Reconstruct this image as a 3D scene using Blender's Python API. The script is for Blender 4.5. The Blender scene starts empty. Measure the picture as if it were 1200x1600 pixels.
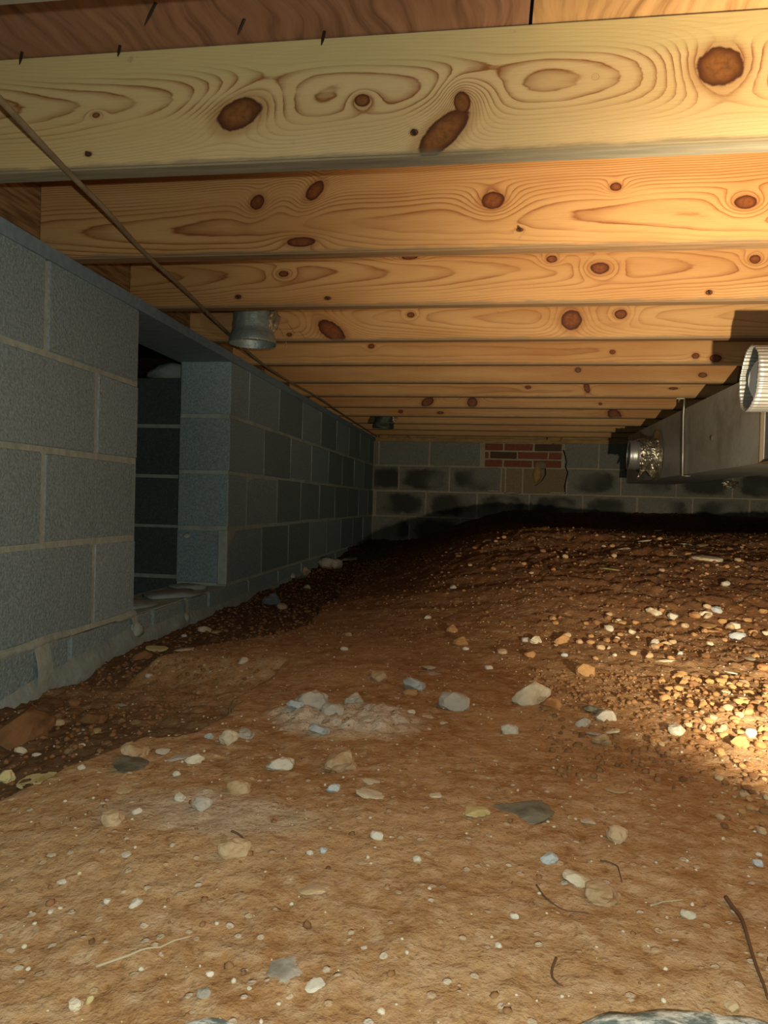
import bpy, bmesh, math, random
import numpy as np
from mathutils import Vector, Matrix, noise as mnoise
C = bpy.context.scene
random.seed(7)
# ------------------------------------------------------------ camera, world, lights, exposure
FPX = 1130.9
YAW, PITCH, ROLL = .1431, -.01426, .02583
cy_, sy_ = math.cos(YAW), math.sin(YAW)
FW = Vector((-sy_*math.cos(PITCH), cy_*math.cos(PITCH), math.sin(PITCH)))
r0 = Vector((cy_, sy_, 0)); u0 = r0.cross(FW)
RT = math.cos(ROLL)*r0 + math.sin(ROLL)*u0
UP = math.cos(ROLL)*u0 - math.sin(ROLL)*r0
cam = bpy.data.cameras.new('camera'); co = bpy.data.objects.new('camera', cam); C.collection.objects.link(co)
cam.sensor_fit = 'VERTICAL'; cam.sensor_height = 24; cam.lens = FPX/1600*24
cam.clip_start = .02; cam.clip_end = 60
co.matrix_world = Matrix((RT, UP, -FW)).transposed().to_4x4()
C.camera = co
w = bpy.data.worlds.new('world'); C.world = w; w.use_nodes = True
w.node_tree.nodes['Background'].inputs[0].default_value = (.05, .055, .06, 1)
w.node_tree.nodes['Background'].inputs[1].default_value = .05
# work lamp lying on the dirt to the right of the frame: warm, throws the duct shadows
lp = bpy.data.lights.new('work_lamp', 'SPOT'); lo = bpy.data.objects.new('work_lamp', lp); C.collection.objects.link(lo)
lo.location = (.42, .70, -.205); lp.energy = 172; lp.color = (1, .84, .60); lp.shadow_soft_size = .012
lp.spot_size = math.radians(150); lp.spot_blend = 1.0
lo.rotation_euler = Vector((.72, 1, .62)).to_track_quat('-Z', 'Y').to_euler()
# phone flash beside the lens: cooler
fl = bpy.data.lights.new('phone_flash', 'POINT'); fo = bpy.data.objects.new('phone_flash', fl); C.collection.objects.link(fo)
fo.location = (.015, -.015, .03); fl.energy = 24; fl.color = (.90, 1, .95); fl.shadow_soft_size = .006
C.view_settings.view_transform = 'Standard'; C.view_settings.look = 'None'
C.view_settings.exposure = 0; C.view_settings.gamma = 1; C.view_settings.use_curve_mapping = False

WX = -.9276          # face of the left wall
ZJ = .517            # underside of the joists
Z0 = -.3162; CH = .2032; BL = .4064
YB = 5.775           # face of the back wall
YC, YD = 1.811, 2.496   # opening in the left wall
YJ = 1.080

def ray(px, py):
    return FW*FPX + RT*(px-600) - UP*(py-800)
def atY(px, py, Y): d = ray(px, py); return d*(Y/d.y)
def atX(px, py, X): d = ray(px, py); return d*(X/d.x)
def atZ(px, py, Z): d = ray(px, py); return d*(Z/d.z)

# ------------------------------------------------------------ helpers
def link(o, parent=None):
    C.collection.objects.link(o)
    if parent: o.parent = parent
    return o
def tag(o, label=None, cat=None, group=None, kind=None):
    if label: o['label'] = label
    if cat: o['category'] = cat
    if group: o['group'] = group
    if kind: o['kind'] = kind
    return o
def obj(name, me, mat=None, parent=None, loc=None, smooth=False):
    if isinstance(me, bmesh.types.BMesh):
        m = bpy.data.meshes.new(name); me.to_mesh(m); me.free(); me = m
    if mat:
        for q in (mat if isinstance(mat, (list, tuple)) else [mat]): me.materials.append(q)
    if smooth:
        for p in me.polygons: p.use_smooth = True
    o = bpy.data.objects.new(name, me); link(o, parent)
    if loc: o.location = loc
    return o
def inst(name, me, parent=None, loc=(0,0,0), mat=None, rot=None, scale=None):
    o = bpy.data.objects.new(name, me); link(o, parent); o.location = loc
    if rot: o.rotation_euler = rot
    if scale: o.scale = scale
    if mat: o.material_slots[0].link = 'OBJECT'; o.material_slots[0].material = mat
    return o
def empty(name, loc=(0,0,0)):
    o = bpy.data.objects.new(name, None); link(o); o.location = loc; o.empty_display_size = .05
    return o
def box(bm, x0, x1, y0, y1, z0, z1, mi=0):
    v = [bm.verts.new((x, y, z)) for x in (x0, x1) for y in (y0, y1) for z in (z0, z1)]
    fs = []
    for idx in ((0,1,3,2), (4,6,7,5), (0,4,5,1), (2,3,7,6), (0,2,6,4), (1,5,7,3)):
        f = bm.faces.new([v[i] for i in idx]); f.material_index = mi; fs.append(f)
    return fs
def bevel(bm, w, seg=1):
    bmesh.ops.bevel(bm, geom=list(bm.edges), offset=w, segments=seg, affect='EDGES', profile=.6)
def tube(bm, pts, r, n=8, cap=True, rfun=None):
    rings = []
    P = [Vector(p) for p in pts]
    for i, p in enumerate(P):
        d = (P[min(i+1, len(P)-1)] - P[max(i-1, 0)]).normalized()
        a = d.cross(Vector((.13, .21, .97))).normalized(); b = d.cross(a)
        rr = rfun(i/(len(P)-1)) if rfun else r
        rings.append([bm.verts.new(p + rr*(math.cos(2*math.pi*k/n)*a + math.sin(2*math.pi*k/n)*b)) for k in range(n)])
    for i in range(len(rings)-1):
        for k in range(n):
            bm.faces.new((rings[i][k], rings[i][(k+1) % n], rings[i+1][(k+1) % n], rings[i+1][k]))
    if cap: bm.faces.new(rings[0][::-1]); bm.faces.new(rings[-1])

# ------------------------------------------------------------ node helper
class NT:
    def __init__(s, name, rough=.85, metal=0, spec=.3):
        s.m = bpy.data.materials.new(name); s.m.use_nodes = True; s.t = s.m.node_tree
        s.b = s.t.nodes['Principled BSDF']; s.b.inputs['Roughness'].default_value = rough
        s.b.inputs['Metallic'].default_value = metal; s.b.inputs['Specular IOR Level'].default_value = spec
    def n(s, typ, **k):
        q = s.t.nodes.new(typ)
        for a, v in k.items(): setattr(q, a, v)
        return q
    def put(s, sock, v):
        if isinstance(v, bpy.types.NodeSocket): s.t.links.new(v, sock)
        else: sock.default_value = v
    def M(s, op, a, b=0.0, c=0.0, clamp=False):
        q = s.n('ShaderNodeMath', operation=op, use_clamp=clamp)
        s.put(q.inputs[0], a); s.put(q.inputs[1], b); s.put(q.inputs[2], c); return q.outputs[0]
    def coord(s, kind='Object'):
        return s.n('ShaderNodeTexCoord').outputs[kind]
    def xyz(s, v):
        q = s.n('ShaderNodeSeparateXYZ'); s.put(q.inputs[0], v); return q.outputs
    def vec(s, x, y, z):
        q = s.n('ShaderNodeCombineXYZ')
        for i, a in enumerate((x, y, z)): s.put(q.inputs[i], a)
        return q.outputs[0]
    def vmul(s, v, sc):
        q = s.n('ShaderNodeVectorMath', operation='MULTIPLY'); s.put(q.inputs[0], v); q.inputs[1].default_value = sc; return q.outputs[0]
    def vadd(s, v, w):
        q = s.n('ShaderNodeVectorMath', operation='ADD'); s.put(q.inputs[0], v); s.put(q.inputs[1], w); return q.outputs[0]
    def noise(s, v, scale, detail=3, rough=.55, col=False):
        q = s.n('ShaderNodeTexNoise'); s.put(q.inputs['Vector'], v); q.inputs['Scale'].default_value = scale
        q.inputs['Detail'].default_value = detail; q.inputs['Roughness'].default_value = rough
        return q.outputs['Color' if col else 'Fac']
    def vor(s, v, scale, out='Distance', **k):
        q = s.n('ShaderNodeTexVoronoi', **k); s.put(q.inputs['Vector'], v); q.inputs['Scale'].default_value = scale
        return q.outputs[out]
    def ramp(s, f, stops, interp='LINEAR'):
        q = s.n('ShaderNodeValToRGB'); q.color_ramp.interpolation = interp; e = q.color_ramp.elements
        while len(e) < len(stops): e.new(.5)
        for i, (p, c) in enumerate(stops):
            e[i].position = p; e[i].color = (*c, 1) if len(c) == 3 else c
        s.put(q.inputs[0], f); return q.outputs[0]
    def step(s, f, a, b):
        q = s.n('ShaderNodeMapRange', interpolation_type='SMOOTHSTEP'); s.put(q.inputs[0], f)
        s.put(q.inputs[1], a); s.put(q.inputs[2], b); return q.outputs[0]
    def mix(s, f, a, b, mode='MIX'):
        q = s.n('ShaderNodeMix', data_type='RGBA', blend_type=mode)
        s.put(q.inputs[0], f)
        for i, v in ((6, a), (7, b)):
            s.put(q.inputs[i], (*v, 1) if isinstance(v, tuple) and len(v) == 3 else v)
        return q.outputs[2]
    def attr(s, name):
        q = s.n('ShaderNodeAttribute', attribute_name=name); return q.outputs['Fac']
    def rnd(s):
        return s.n('ShaderNodeObjectInfo').outputs['Random']
    def bump(s, h, strength=.5, dist=.01):
        q = s.n('ShaderNodeBump'); s.put(q.inputs['Height'], h); q.inputs['Strength'].default_value = strength
        q.inputs['Distance'].default_value = dist
        if s.b.inputs['Normal'].links: s.t.links.new(s.b.inputs['Normal'].links[0].from_socket, q.inputs['Normal'])
        s.t.links.new(q.outputs[0], s.b.inputs['Normal'])
    def out(s, col):
        s.put(s.b.inputs['Base Color'], (*col, 1) if isinstance(col, tuple) and len(col) == 3 else col); return s.m

def srgb(r, g, b):
    return tuple(((c/255+.055)/1.055)**2.4 if c > 10 else c/255/12.92 for c in (r, g, b))

# ------------------------------------------------------------ materials
def block_mat(name, c1, c2, stain=0., stain_col=(.03, .03, .03)):
    s = NT(name, .92); p = s.coord()
    gp = s.n('ShaderNodeNewGeometry').outputs['Position']
    n = s.noise(gp, 9, 4); f = s.noise(gp, 150, 3, .7); r = s.rnd()
    col = s.mix(n, c1, c2)
    col = s.mix(s.step(r, 0, 1), col, s.mix(.5, col, (c1[0]*.72, c1[1]*.72, c1[2]*.74)))
    col = s.mix(.6, col, s.ramp(f, [(.3, (c1[0]*.5, c1[1]*.5, c1[2]*.5)), (.52, c1), (.75, (c2[0]*1.35, c2[1]*1.35, c2[2]*1.35))]))
    if stain:
        x, y, z = s.xyz(p)
        d = s.M('ADD', s.M('POWER', s.M('ABSOLUTE', s.M('MULTIPLY', x, 5.4)), 3), s.M('POWER', s.M('ABSOLUTE', s.M('MULTIPLY', z, 10.8)), 3))
        d = s.M('ADD', d, s.M('MULTIPLY', s.M('SUBTRACT', s.noise(gp, 14, 4), .5), 1.2))
        m = s.M('MULTIPLY', s.step(d, 1.0, .25), stain)
        m = s.M('MULTIPLY', m, s.step(s.noise(gp, 2.3, 2), .4, .58))
        col = s.mix(m, col, stain_col)
    s.bump(f, .75, .0045); s.bump(s.noise(gp, 45, 3), .4, .006)
    return s.out(col)
M_block = block_mat('blue_grey_block', (.285, .375, .372), (.35, .455, .45))
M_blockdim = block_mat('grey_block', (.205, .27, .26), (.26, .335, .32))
M_blockend = block_mat('pale_smooth_block', (.33, .43, .435), (.395, .505, .505))
M_blockback = block_mat('stained_block', (.22, .215, .17), (.30, .285, .22), .8, (.025, .024, .02))
M_blocktan = block_mat('tan_block', (.26, .19, .12), (.32, .24, .16))
M_brick = block_mat('red_brick', (.24, .075, .04), (.34, .12, .065))
M_brickdark = block_mat('dark_brick', (.10, .06, .035), (.15, .09, .05))
def mortar_mat(name, c):
    s = NT(name, .95); gp = s.n('ShaderNodeNewGeometry').outputs['Position']
    n = s.noise(gp, 40, 4); col = s.mix(n, tuple(a*.7 for a in c), tuple(min(1, a*1.25) for a in c))
    col = s.mix(s.step(s.noise(gp, 6, 3), .5, .7), col, tuple(a*.75 for a in c))
    s.bump(n, .8, .006); return s.out(col)
M_mortar = mortar_mat('mortar', (.43, .48, .39))
M_mortarback = mortar_mat('back_mortar', (.40, .345, .24))
M_smear = mortar_mat('grey_mortar_smear', (.33, .38, .34))
M_foam = mortar_mat('ochre_foam', (.44, .27, .09))
M_dark = NT('crack_black', 1).out((.006, .005, .005))

def wood_mat(name, knots, pale, mid, dark, zc=.07, freq=2.2, seed=0., plain=None, gap=.9, contrast=1.):
    s = NT(name, .62, spec=.25); p = s.coord(); x, y, z = s.xyz(p)
    P2 = s.vec(s.M('ADD', x, seed), s.M('MULTIPLY', y, .3), z)
    warp = s.noise(s.vmul(P2, (1.6, 1, 5)), 1.6, 3)
    fine = s.noise(s.vmul(P2, (3, 30, 60)), 5, 4, .6)
    zz = s.M('ADD', z, s.M('MULTIPLY', s.M('SUBTRACT', s.noise(s.vmul(P2, (2.2, 0, 0)), 1, 2), .5), .035))
    q = s.M('DIVIDE', s.M('SUBTRACT', zz, zc), .05)
    F = s.M('ADD', s.M('MULTIPLY', s.M('MULTIPLY', q, q), 1.5), s.M('MULTIPLY', x, gap))
    F = s.M('ADD', F, s.M('MULTIPLY', warp, .5))
    F = s.M('ADD', F, s.M('MULTIPLY', s.noise(s.vmul(P2, (5, 1, 30)), 3, 4, .6), .16))
    km = None; wob = s.noise(s.vmul(P2, (55, 30, 55)), 1, 3)
    for (kx, kz, rx, rz, A, *t) in knots:
        tilt = t[0] if t else 0
        dx = s.M('SUBTRACT', x, kx); dz = s.M('SUBTRACT', z, kz)
        if tilt:
            a, b = math.cos(tilt), math.sin(tilt)
            dx, dz = (s.M('ADD', s.M('MULTIPLY', dx, a), s.M('MULTIPLY', dz, b)),
                      s.M('SUBTRACT', s.M('MULTIPLY', dz, a), s.M('MULTIPLY', dx, b)))
        ex = s.M('DIVIDE', dx, rx); ez = s.M('DIVIDE', dz, rz)
        d2 = s.M('ADD', s.M('MULTIPLY', ex, ex), s.M('MULTIPLY', ez, ez))
        d2c = s.M('ADD', s.M('MULTIPLY', s.M('MULTIPLY', ex, ex), .16), s.M('MULTIPLY', s.M('MULTIPLY', ez, ez), .30))
        F = s.M('ADD', F, s.M('MULTIPLY', s.M('EXPONENT', s.M('MULTIPLY', s.M('POWER', d2c, .75), -1.)), A*.9))
        F = s.M('ADD', F, s.M('MULTIPLY', s.M('EXPONENT', s.M('MULTIPLY', d2, -.28)), min(A, 1.6)))
        if rx > .003:
            dn_ = s.M('ADD', d2, s.M('MULTIPLY', s.M('SUBTRACT', wob, .5), .8))
            km = dn_ if km is None else s.M('MINIMUM', km, dn_)
    fr = s.M('FRACT', s.M('MULTIPLY', F, freq))
    line = s.ramp(fr, [(0, (.1,)*3), (.15, (0, 0, 0)), (.55, (.08,)*3), (.84, (.6,)*3), (.92, (1, 1, 1)), (1, (.1,)*3)])
    line = s.M('MULTIPLY', line, s.M('MULTIPLY', s.step(s.noise(s.vmul(P2, (1.2, 1, 14)), 1.5, 3), .25, .62), contrast*1.15), clamp=True)
    if plain is not None:
        line = s.M('MULTIPLY', line, s.M('ADD', s.M('MULTIPLY', s.step(z, plain+.02, plain-.015), .85), .15))
        line = s.M('MULTIPLY', line, s.M('ADD', s.M('MULTIPLY', s.step(s.M('ADD', z, s.M('MULTIPLY', warp, .05)), .07, .10), .7), .3))
    big = s.noise(s.vmul(P2, (1, 1, 6)), 1.4, 3)
    base = s.mix(s.step(big, .3, .7), pale, mid)
    if plain is not None:
        base = s.mix(s.step(s.M('ADD', z, s.M('MULTIPLY', warp, .02)), plain, plain+.012), base, tuple(a*b for a, b in zip(pale, (.86, .92, .82))))
    base = s.mix(s.M('MULTIPLY', s.M('SUBTRACT', fine, .35), .5, clamp=True), base, tuple(a*.6 for a in mid))
    col = s.mix(line, base, dark)
    if km is not None:
        kr = s.ramp(s.noise(s.vmul(P2, (110, 20, 110)), 1, 4), [(.3, tuple(a*.5 for a in dark)), (.6, tuple(a*.95 for a in dark)), (.8, (dark[0]*1.15, dark[1]*.95, dark[2]*1.1))])
        kr = s.mix(s.step(km, .15, 1.0), kr, (dark[0]*.28, dark[1]*.22, dark[2]*.3))
        col = s.mix(s.M('MULTIPLY', s.step(km, 3.2, 1.0), .45), col, tuple(a*1.1 for a in dark))
        col = s.mix(s.step(km, 1.2, .9), col, kr)
    # dirty lower edge
    dn = s.noise(s.vmul(P2, (6, 1, 30)), 3, 3)
    m = s.step(s.M('ADD', z, s.M('MULTIPLY', s.M('SUBTRACT', dn, .5), .016)), .0115, .002)
    col = s.mix(s.M('MULTIPLY', m, .7), col, (.17, .14, .085))
    spots = s.step(s.noise(s.vmul(P2, (3, 1, 3)), 9, 4), .68, .78)
    col = s.mix(s.M('MULTIPLY', spots, .35), col, (.13, .09, .05))
    s.bump(fine, .15, .002); s.bump(line, .12, .001)
    return s.out(col)
def plain_wood(name, a, b, sx=3, sy=40, sz=40, rough=.8):
    s = NT(name, rough); p = s.coord()
    n = s.noise(s.vmul(p, (sx, sy, sz)), 2, 5, .6); n2 = s.noise(p, 5, 3)
    col = s.mix(s.step(n, .3, .7), a, b); col = s.mix(s.M('MULTIPLY', n2, .3), col, tuple(c*.5 for c in a))
    s.bump(n, .4, .003); return s.out(col)
M_edge = plain_wood('weathered_joist_edge', (.20, .17, .11), (.30, .26, .17))
M_edge2 = plain_wood('brown_joist_edge', (.22, .12, .05), (.34, .20, .09))
M_sill = plain_wood('blue_grey_painted_sill', (.21, .29, .32), (.28, .37, .40), 8, 30, 30)
M_sillback = plain_wood('ochre_sill', (.34, .20, .08), (.52, .33, .13), 8, 60, 60)
M_rim = plain_wood('rough_rim_board', (.16, .075, .025), (.42, .24, .09), 30, 5, 60)
def ply_mat(name, a, b, c):
    s = NT(name, .7); p = s.coord(); x, y, z = s.xyz(p)
    u = s.M('ADD', s.M('MULTIPLY', x, 1), s.M('MULTIPLY', s.M('SUBTRACT', s.noise(p, 4, 2), .5), .12))
    n = s.noise(s.vec(s.M('MULTIPLY', u, 55), s.M('MULTIPLY', y, 4), 0), 1, 5, .6)
    col = s.ramp(n, [(.3, a), (.5, b), (.72, c)]); s.bump(n, .1, .002); return s.out(col)
M_ply = ply_mat('brown_plywood', (.13, .06, .03), (.26, .125, .065), (.33, .17, .09))
M_ply2 = ply_mat('golden_plywood', (.22, .10, .03), (.42, .235, .09), (.52, .30, .12))

def metal_mat(name, col, rough, spangle=.3, bumpy=0, metal=1., dirt=None):
    s = NT(name, rough, metal, .5); p = s.coord()
    v = s.n('ShaderNodeTexVoronoi'); s.put(v.inputs['Vector'], p); v.inputs['Scale'].default_value = 70
    g = s.xyz(v.outputs['Color'])[0]
    c = s.mix(s.M('MULTIPLY', g, spangle), col, tuple(a*.6 for a in col))
    n = s.noise(p, 6, 4)
    c = s.mix(s.M('MULTIPLY', s.step(n, .45, .75), .5), c, tuple(a*.55 for a in (dirt or col)))
    if bumpy: s.bump(s.noise(p, 60, 4, .7), bumpy, .01)
    s.put(s.b.inputs['Roughness'], s.M('ADD', s.M('MULTIPLY', n, .25), rough-.12))
    return s.out(c)
M_galv = metal_mat('galvanised_duct', (.46, .46, .40), .5, metal=.12, dirt=(.34, .25, .14))
M_collar = metal_mat('bright_crimped_steel', (.62, .62, .56), .38, .15, .0, .75)
M_boot = metal_mat('dusty_galvanised_collar', (.36, .42, .38), .5, .3, .25, .6)
M_foil = metal_mat('crumpled_foil_tape', (.62, .56, .44), .34, .3, .3, .9)
M_tanfoil = metal_mat('browned_foil', (.36, .24, .14), .45, .2, .3, .5)
M_tan = NT('tan_sheet_edge', .6).out((.21, .15, .09))
M_nail = NT('rusty_nail', .6, .6).out((.05, .035, .025))
M_strap = metal_mat('steel_strap', (.5, .47, .38), .45, .1, 0, .7)

# ------------------------------------------------------------ terrain
def hashn(ix, iy, s):
    h = (ix*374761393 + iy*668265263 + s*982451653) & 0x7fffffff
    h = ((h ^ (h >> 13))*1274126177) & 0x7fffffff
    return ((h ^ (h >> 16)) & 0xffff)/65535.0
def vnoise(x, y, s=0):
    ix = np.floor(x).astype(np.int64); iy = np.floor(y).astype(np.int64)
    fx = x-ix; fy = y-iy; fx = fx*fx*(3-2*fx); fy = fy*fy*(3-2*fy)
    a = hashn(ix, iy, s); b = hashn(ix+1, iy, s); c = hashn(ix, iy+1, s); d = hashn(ix+1, iy+1, s)
    return a*(1-fx)*(1-fy)+b*fx*(1-fy)+c*(1-fx)*fy+d*fx*fy
def fbm(x, y, s=0, o=4, g=.5):
    t = 0; a = 1; n = 0
    for i in range(o):
        t = t+a*vnoise(x*2**i+i*17.3, y*2**i-i*9.1, s+i); n += a; a *= g
    return t/n
def cells(x, y, s=0):
    """rounded clods: 1 at a cell centre, 0 between cells"""
    ix = np.floor(x).astype(np.int64); iy = np.floor(y).astype(np.int64); best = np.full(x.shape, 9.)
    h = np.zeros(x.shape)
    for i in (-1, 0, 1):
        for j in (-1, 0, 1):
            cx = ix+i+hashn(ix+i, iy+j, s); cyy = iy+j+hashn(ix+i, iy+j, s+1)
            d = (x-cx)**2+(y-cyy)**2; k = d < best
            best = np.where(k, d, best); h = np.where(k, hashn(ix+i, iy+j, s+2), h)
    return np.clip(1-best*2.2, 0, 1)**.6*h
def ss(a, b, x):
    t = np.clip((x-a)/(b-a), 0, 1); return t*t*(3-2*t)
def edge_line(pts, z):
    W = [atZ(px, py, z) for px, py in pts]
    return np.array([v.y for v in W]), np.array([v.x for v in W])
_c = atZ(545, 1120, -.362); CCX, CCY = _c.x, _c.y
E1y, E1x = edge_line(((-160, 1300), (0, 1250), (50, 1232), (110, 1208), (165, 1180), (222, 1158), (262, 1162), (300, 1157)), -.375)
E2y, E2x = edge_line(((120, 1075), (205, 1033), (290, 1012), (350, 1004), (420, 1000), (480, 988), (520, 950), (556, 905)), -.375)
def terrain(x, y, fine=True):
    x = np.asarray(x, float); y = np.asarray(y, float)
    gx = ss(-.75, .25, x)
    z = -.366 + .245*ss(1.25, 3.5, y)*gx + .05*ss(3.6, 5.4, y)*(1-gx)
    z = z + .075*ss(5.0, 5.75, y)*gx                     # soil banked against the back wall
    z = z - .022*np.exp(-((y-4.1)/.35)**2)*gx            # hollow behind the ridge
    z = z + .03*np.exp(-((x-.46)/.2)**2-((y-1.33)/.16)**2)  # gravel heap by the lamp
    z = z - .03*np.exp(-((x-.75)/.45)**2-((y-1.95)/.22)**2)  # dip behind it
    z = z + .018*(fbm(x*2.2+3, y*2.2, 5, 3)-.5)*2
    jag = (fbm(x*0+1, y*11, 31, 4)-.5)*.05
    xe1 = np.interp(y, E1y, E1x)+jag
    s1 = ss(.0, .007, xe1-x)*ss(1.62, 1.50, y)
    z = z - .036*s1 - .030*np.exp(-((xe1-x-.004)/.006)**2)*ss(1.60, 1.45, y)*ss(.3, .6, fbm(y*7, y*0, 71, 2))
    xe2 = np.interp(y, E2y, E2x)+jag*1.2
    s2 = ss(0, .010, xe2-x)*ss(1.45, 1.6, y)
    z = z - (.030*s2+.022*np.exp(-((xe2-x-.005)/.007)**2)*ss(1.35, 1.5, y))*ss(4.4, 3.2, y)
    lowside = ss(-.45, -.80, x)*ss(2.2, 1.0, y)
    z = z - .018*lowside
    q = ((x-CCX)/.145)**2+((y-CCY)/.10)**2
    ck = ss(1.1, .3, q+1.0*(fbm(x*22, y*22, 41, 4)-.5))
    z = z + .003*ck + ss(1.6, 3., y)*(.035*(fbm(x*1.1, y*4.5, 61, 3)-.5)+.022*(fbm(x*4, y*15, 65, 3)-.5))
    if fine:
        z = z + ck*(.009*cells(x*34, y*34, 51)+.008*cells(x*75, y*75, 57))
        rough = .25+.75*ss(.2, .9, (x-.1)*1.2+(y-1.2)*.45)
        rough = np.maximum(rough, .75*np.maximum(s1, s2))
        z = z + rough*(.012*(fbm(x*16, y*16, 11, 4)-.5) + .011*(cells(x*26, y*26, 21)) + .006*cells(x*62, y*62, 27))
        z = z + .0035*(fbm(x*60, y*60, 14, 3)-.5)
    return z
def ground_hit(px, py):
    d = ray(px, py); d = d/d.y
    Y = np.exp(np.linspace(math.log(.35), math.log(5.7), 900))
    zt = terrain(d.x*Y, Y, False)+.002; zr = d.z*Y
    k = np.nonzero(zr < zt)[0]
    if len(k) == 0: return None
    i = k[0]; return float(d.x*Y[i]), float(Y[i])

NR, NCOL = 560, 560
Yg = np.exp(np.linspace(math.log(.16), math.log(YB+.05), NR)); U = np.linspace(0, 1, NCOL)
yy = np.repeat(Yg[:, None], NCOL, 1)
xl = -1.0; xr = np.minimum(3.35, 1.15+.60*Yg)
U2 = U
xx = xl+(xr[:, None]-xl)*U2[None, :]
zz = terrain(xx, yy)
me = bpy.data.meshes.new('floor')
V = np.stack([xx, yy, zz], -1).reshape(-1, 3)
idx = np.arange(NR*NCOL).reshape(NR, NCOL)
Q = np.stack([idx[:-1, :-1], idx[:-1, 1:], idx[1:, 1:], idx[1:, :-1]], -1).reshape(-1, 4)
me.vertices.add(len(V)); me.vertices.foreach_set('co', V.ravel())
me.loops.add(Q.size); me.loops.foreach_set('vertex_index', Q.ravel().astype(np.int32))
me.polygons.add(len(Q)); me.polygons.foreach_set('loop_start', np.arange(0, Q.size, 4, dtype=np.int32))
me.polygons.foreach_set('use_smooth', np.ones(len(Q), bool))
me.update(calc_edges=True)
fx, fy = xx.ravel(), yy.ravel()
jag = (fbm(fx*0+1, fy*11, 31, 4)-.5)*.05
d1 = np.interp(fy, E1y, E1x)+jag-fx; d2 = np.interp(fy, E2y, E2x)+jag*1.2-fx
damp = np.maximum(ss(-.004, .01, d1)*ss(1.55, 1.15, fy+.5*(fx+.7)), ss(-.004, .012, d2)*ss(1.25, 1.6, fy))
damp = np.maximum(damp, .8*ss(4.0, 5.2, fy)*ss(.35, .65, fbm(fx*3, fy*3, 3)))  # same mask also darkens the soil in patches towards the back wall
cc = ground_hit(545, 1120)
chx, chy = (fx-CCX)/.135, (fy-CCY)/.095
chalk = ss(1.3, .4, chx**2+chy**2+1.3*(fbm(fx*22, fy*22, 41, 4)-.5))
pc = ground_hit(330, 1265); chalk = np.maximum(chalk, .5*ss(1.3, .3, ((fx-pc[0])/.13)**2+((fy-pc[1])/.06)**2+1.5*(fbm(fx*30, fy*30, 47, 4)-.5)))
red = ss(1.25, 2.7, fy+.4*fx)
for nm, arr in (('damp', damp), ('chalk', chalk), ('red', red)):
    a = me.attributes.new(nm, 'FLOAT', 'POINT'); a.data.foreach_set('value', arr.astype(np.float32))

def dirt_mat(name='clay_dirt', attrs=True):
    s = NT(name, .95, spec=.15); gp = s.n('ShaderNodeNewGeometry').outputs['Position']
    n1 = s.noise(gp, 5, 5, .6); n2 = s.noise(gp, 38, 4, .65); n3 = s.noise(gp, 160, 3, .7)
    col = s.mix(s.step(n1, .35, .68), (.335, .175, .068), (.47, .295, .138))
    col = s.mix(s.step(n2, .40, .75), col, (.50, .345, .195))
    col = s.mix(s.step(n2, .42, .25), col, (.26, .125, .045))
    if attrs:
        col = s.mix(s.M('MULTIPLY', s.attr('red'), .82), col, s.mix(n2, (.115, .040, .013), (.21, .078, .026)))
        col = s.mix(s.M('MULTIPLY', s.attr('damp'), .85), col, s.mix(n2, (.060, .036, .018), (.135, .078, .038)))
        col = s.mix(s.M('MULTIPLY', s.attr('chalk'), .9), col, s.mix(n2, (.42, .36, .26), (.72, .66, .53)))
    # pale grit flecks
    vd = s.n('ShaderNodeTexVoronoi'); s.put(vd.inputs['Vector'], gp); vd.inputs['Scale'].default_value = 95
    r, g, b = s.xyz(vd.outputs['Color'])
    fleck = s.M('MULTIPLY', s.step(vd.outputs['Distance'], .42, .28), s.step(r, .86, .9))
    col = s.mix(s.M('MULTIPLY', fleck, .8), col, s.mix(g, (.50, .36, .20), (.62, .58, .46)))
    vd2 = s.n('ShaderNodeTexVoronoi'); s.put(vd2.inputs['Vector'], gp); vd2.inputs['Scale'].default_value = 48
    r2, g2, b2 = s.xyz(vd2.outputs['Color'])
    fl2 = s.M('MULTIPLY', s.step(vd2.outputs['Distance'], .5, .36), s.step(r2, .82, .86))
    col = s.mix(s.M('MULTIPLY', fl2, .5), col, s.mix(g2, (.40, .20, .08), (.50, .37, .22)))
    col = s.mix(s.M('MULTIPLY', s.step(n3, .5, .3), .45), col, (.14, .07, .03))
    s.bump(s.M('ADD', n3, s.M('MULTIPLY', fleck, .6)), .55, .004); s.bump(n2, .5, .008)
    return s.out(col)
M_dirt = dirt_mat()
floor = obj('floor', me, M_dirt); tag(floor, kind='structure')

# ------------------------------------------------------------ block walls
def block_mesh(L, H, D, axis, seed=0, name='concrete_block'):
    """block centred on its own origin; face on the visible side"""
    bm = bmesh.new()
    if axis == 'y': box(bm, -D/2, D/2, -L/2, L/2, -H/2, H/2)
    else: box(bm, -L/2, L/2, -D/2, D/2, -H/2, H/2)
    bevel(bm, .0035)
    rr = random.Random(seed)
    for v in bm.verts: v.co += Vector((rr.uniform(-1, 1), rr.uniform(-1, 1), rr.uniform(-1, 1)))*.0014
    m = bpy.data.meshes.new(name); bm.to_mesh(m); bm.free(); m.materials.append(M_block); return m
BLK = {}
def get_block(L, H, D, axis, name='concrete_block'):
    k = (round(L, 3), round(H, 3), round(D, 3), axis, random.randint(0, 2))
    if k not in BLK: BLK[k] = block_mesh(L, H, D, axis, len(BLK), name)
    return BLK[k]
T = .19; J = .012     # wall thickness, mortar joint
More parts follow.
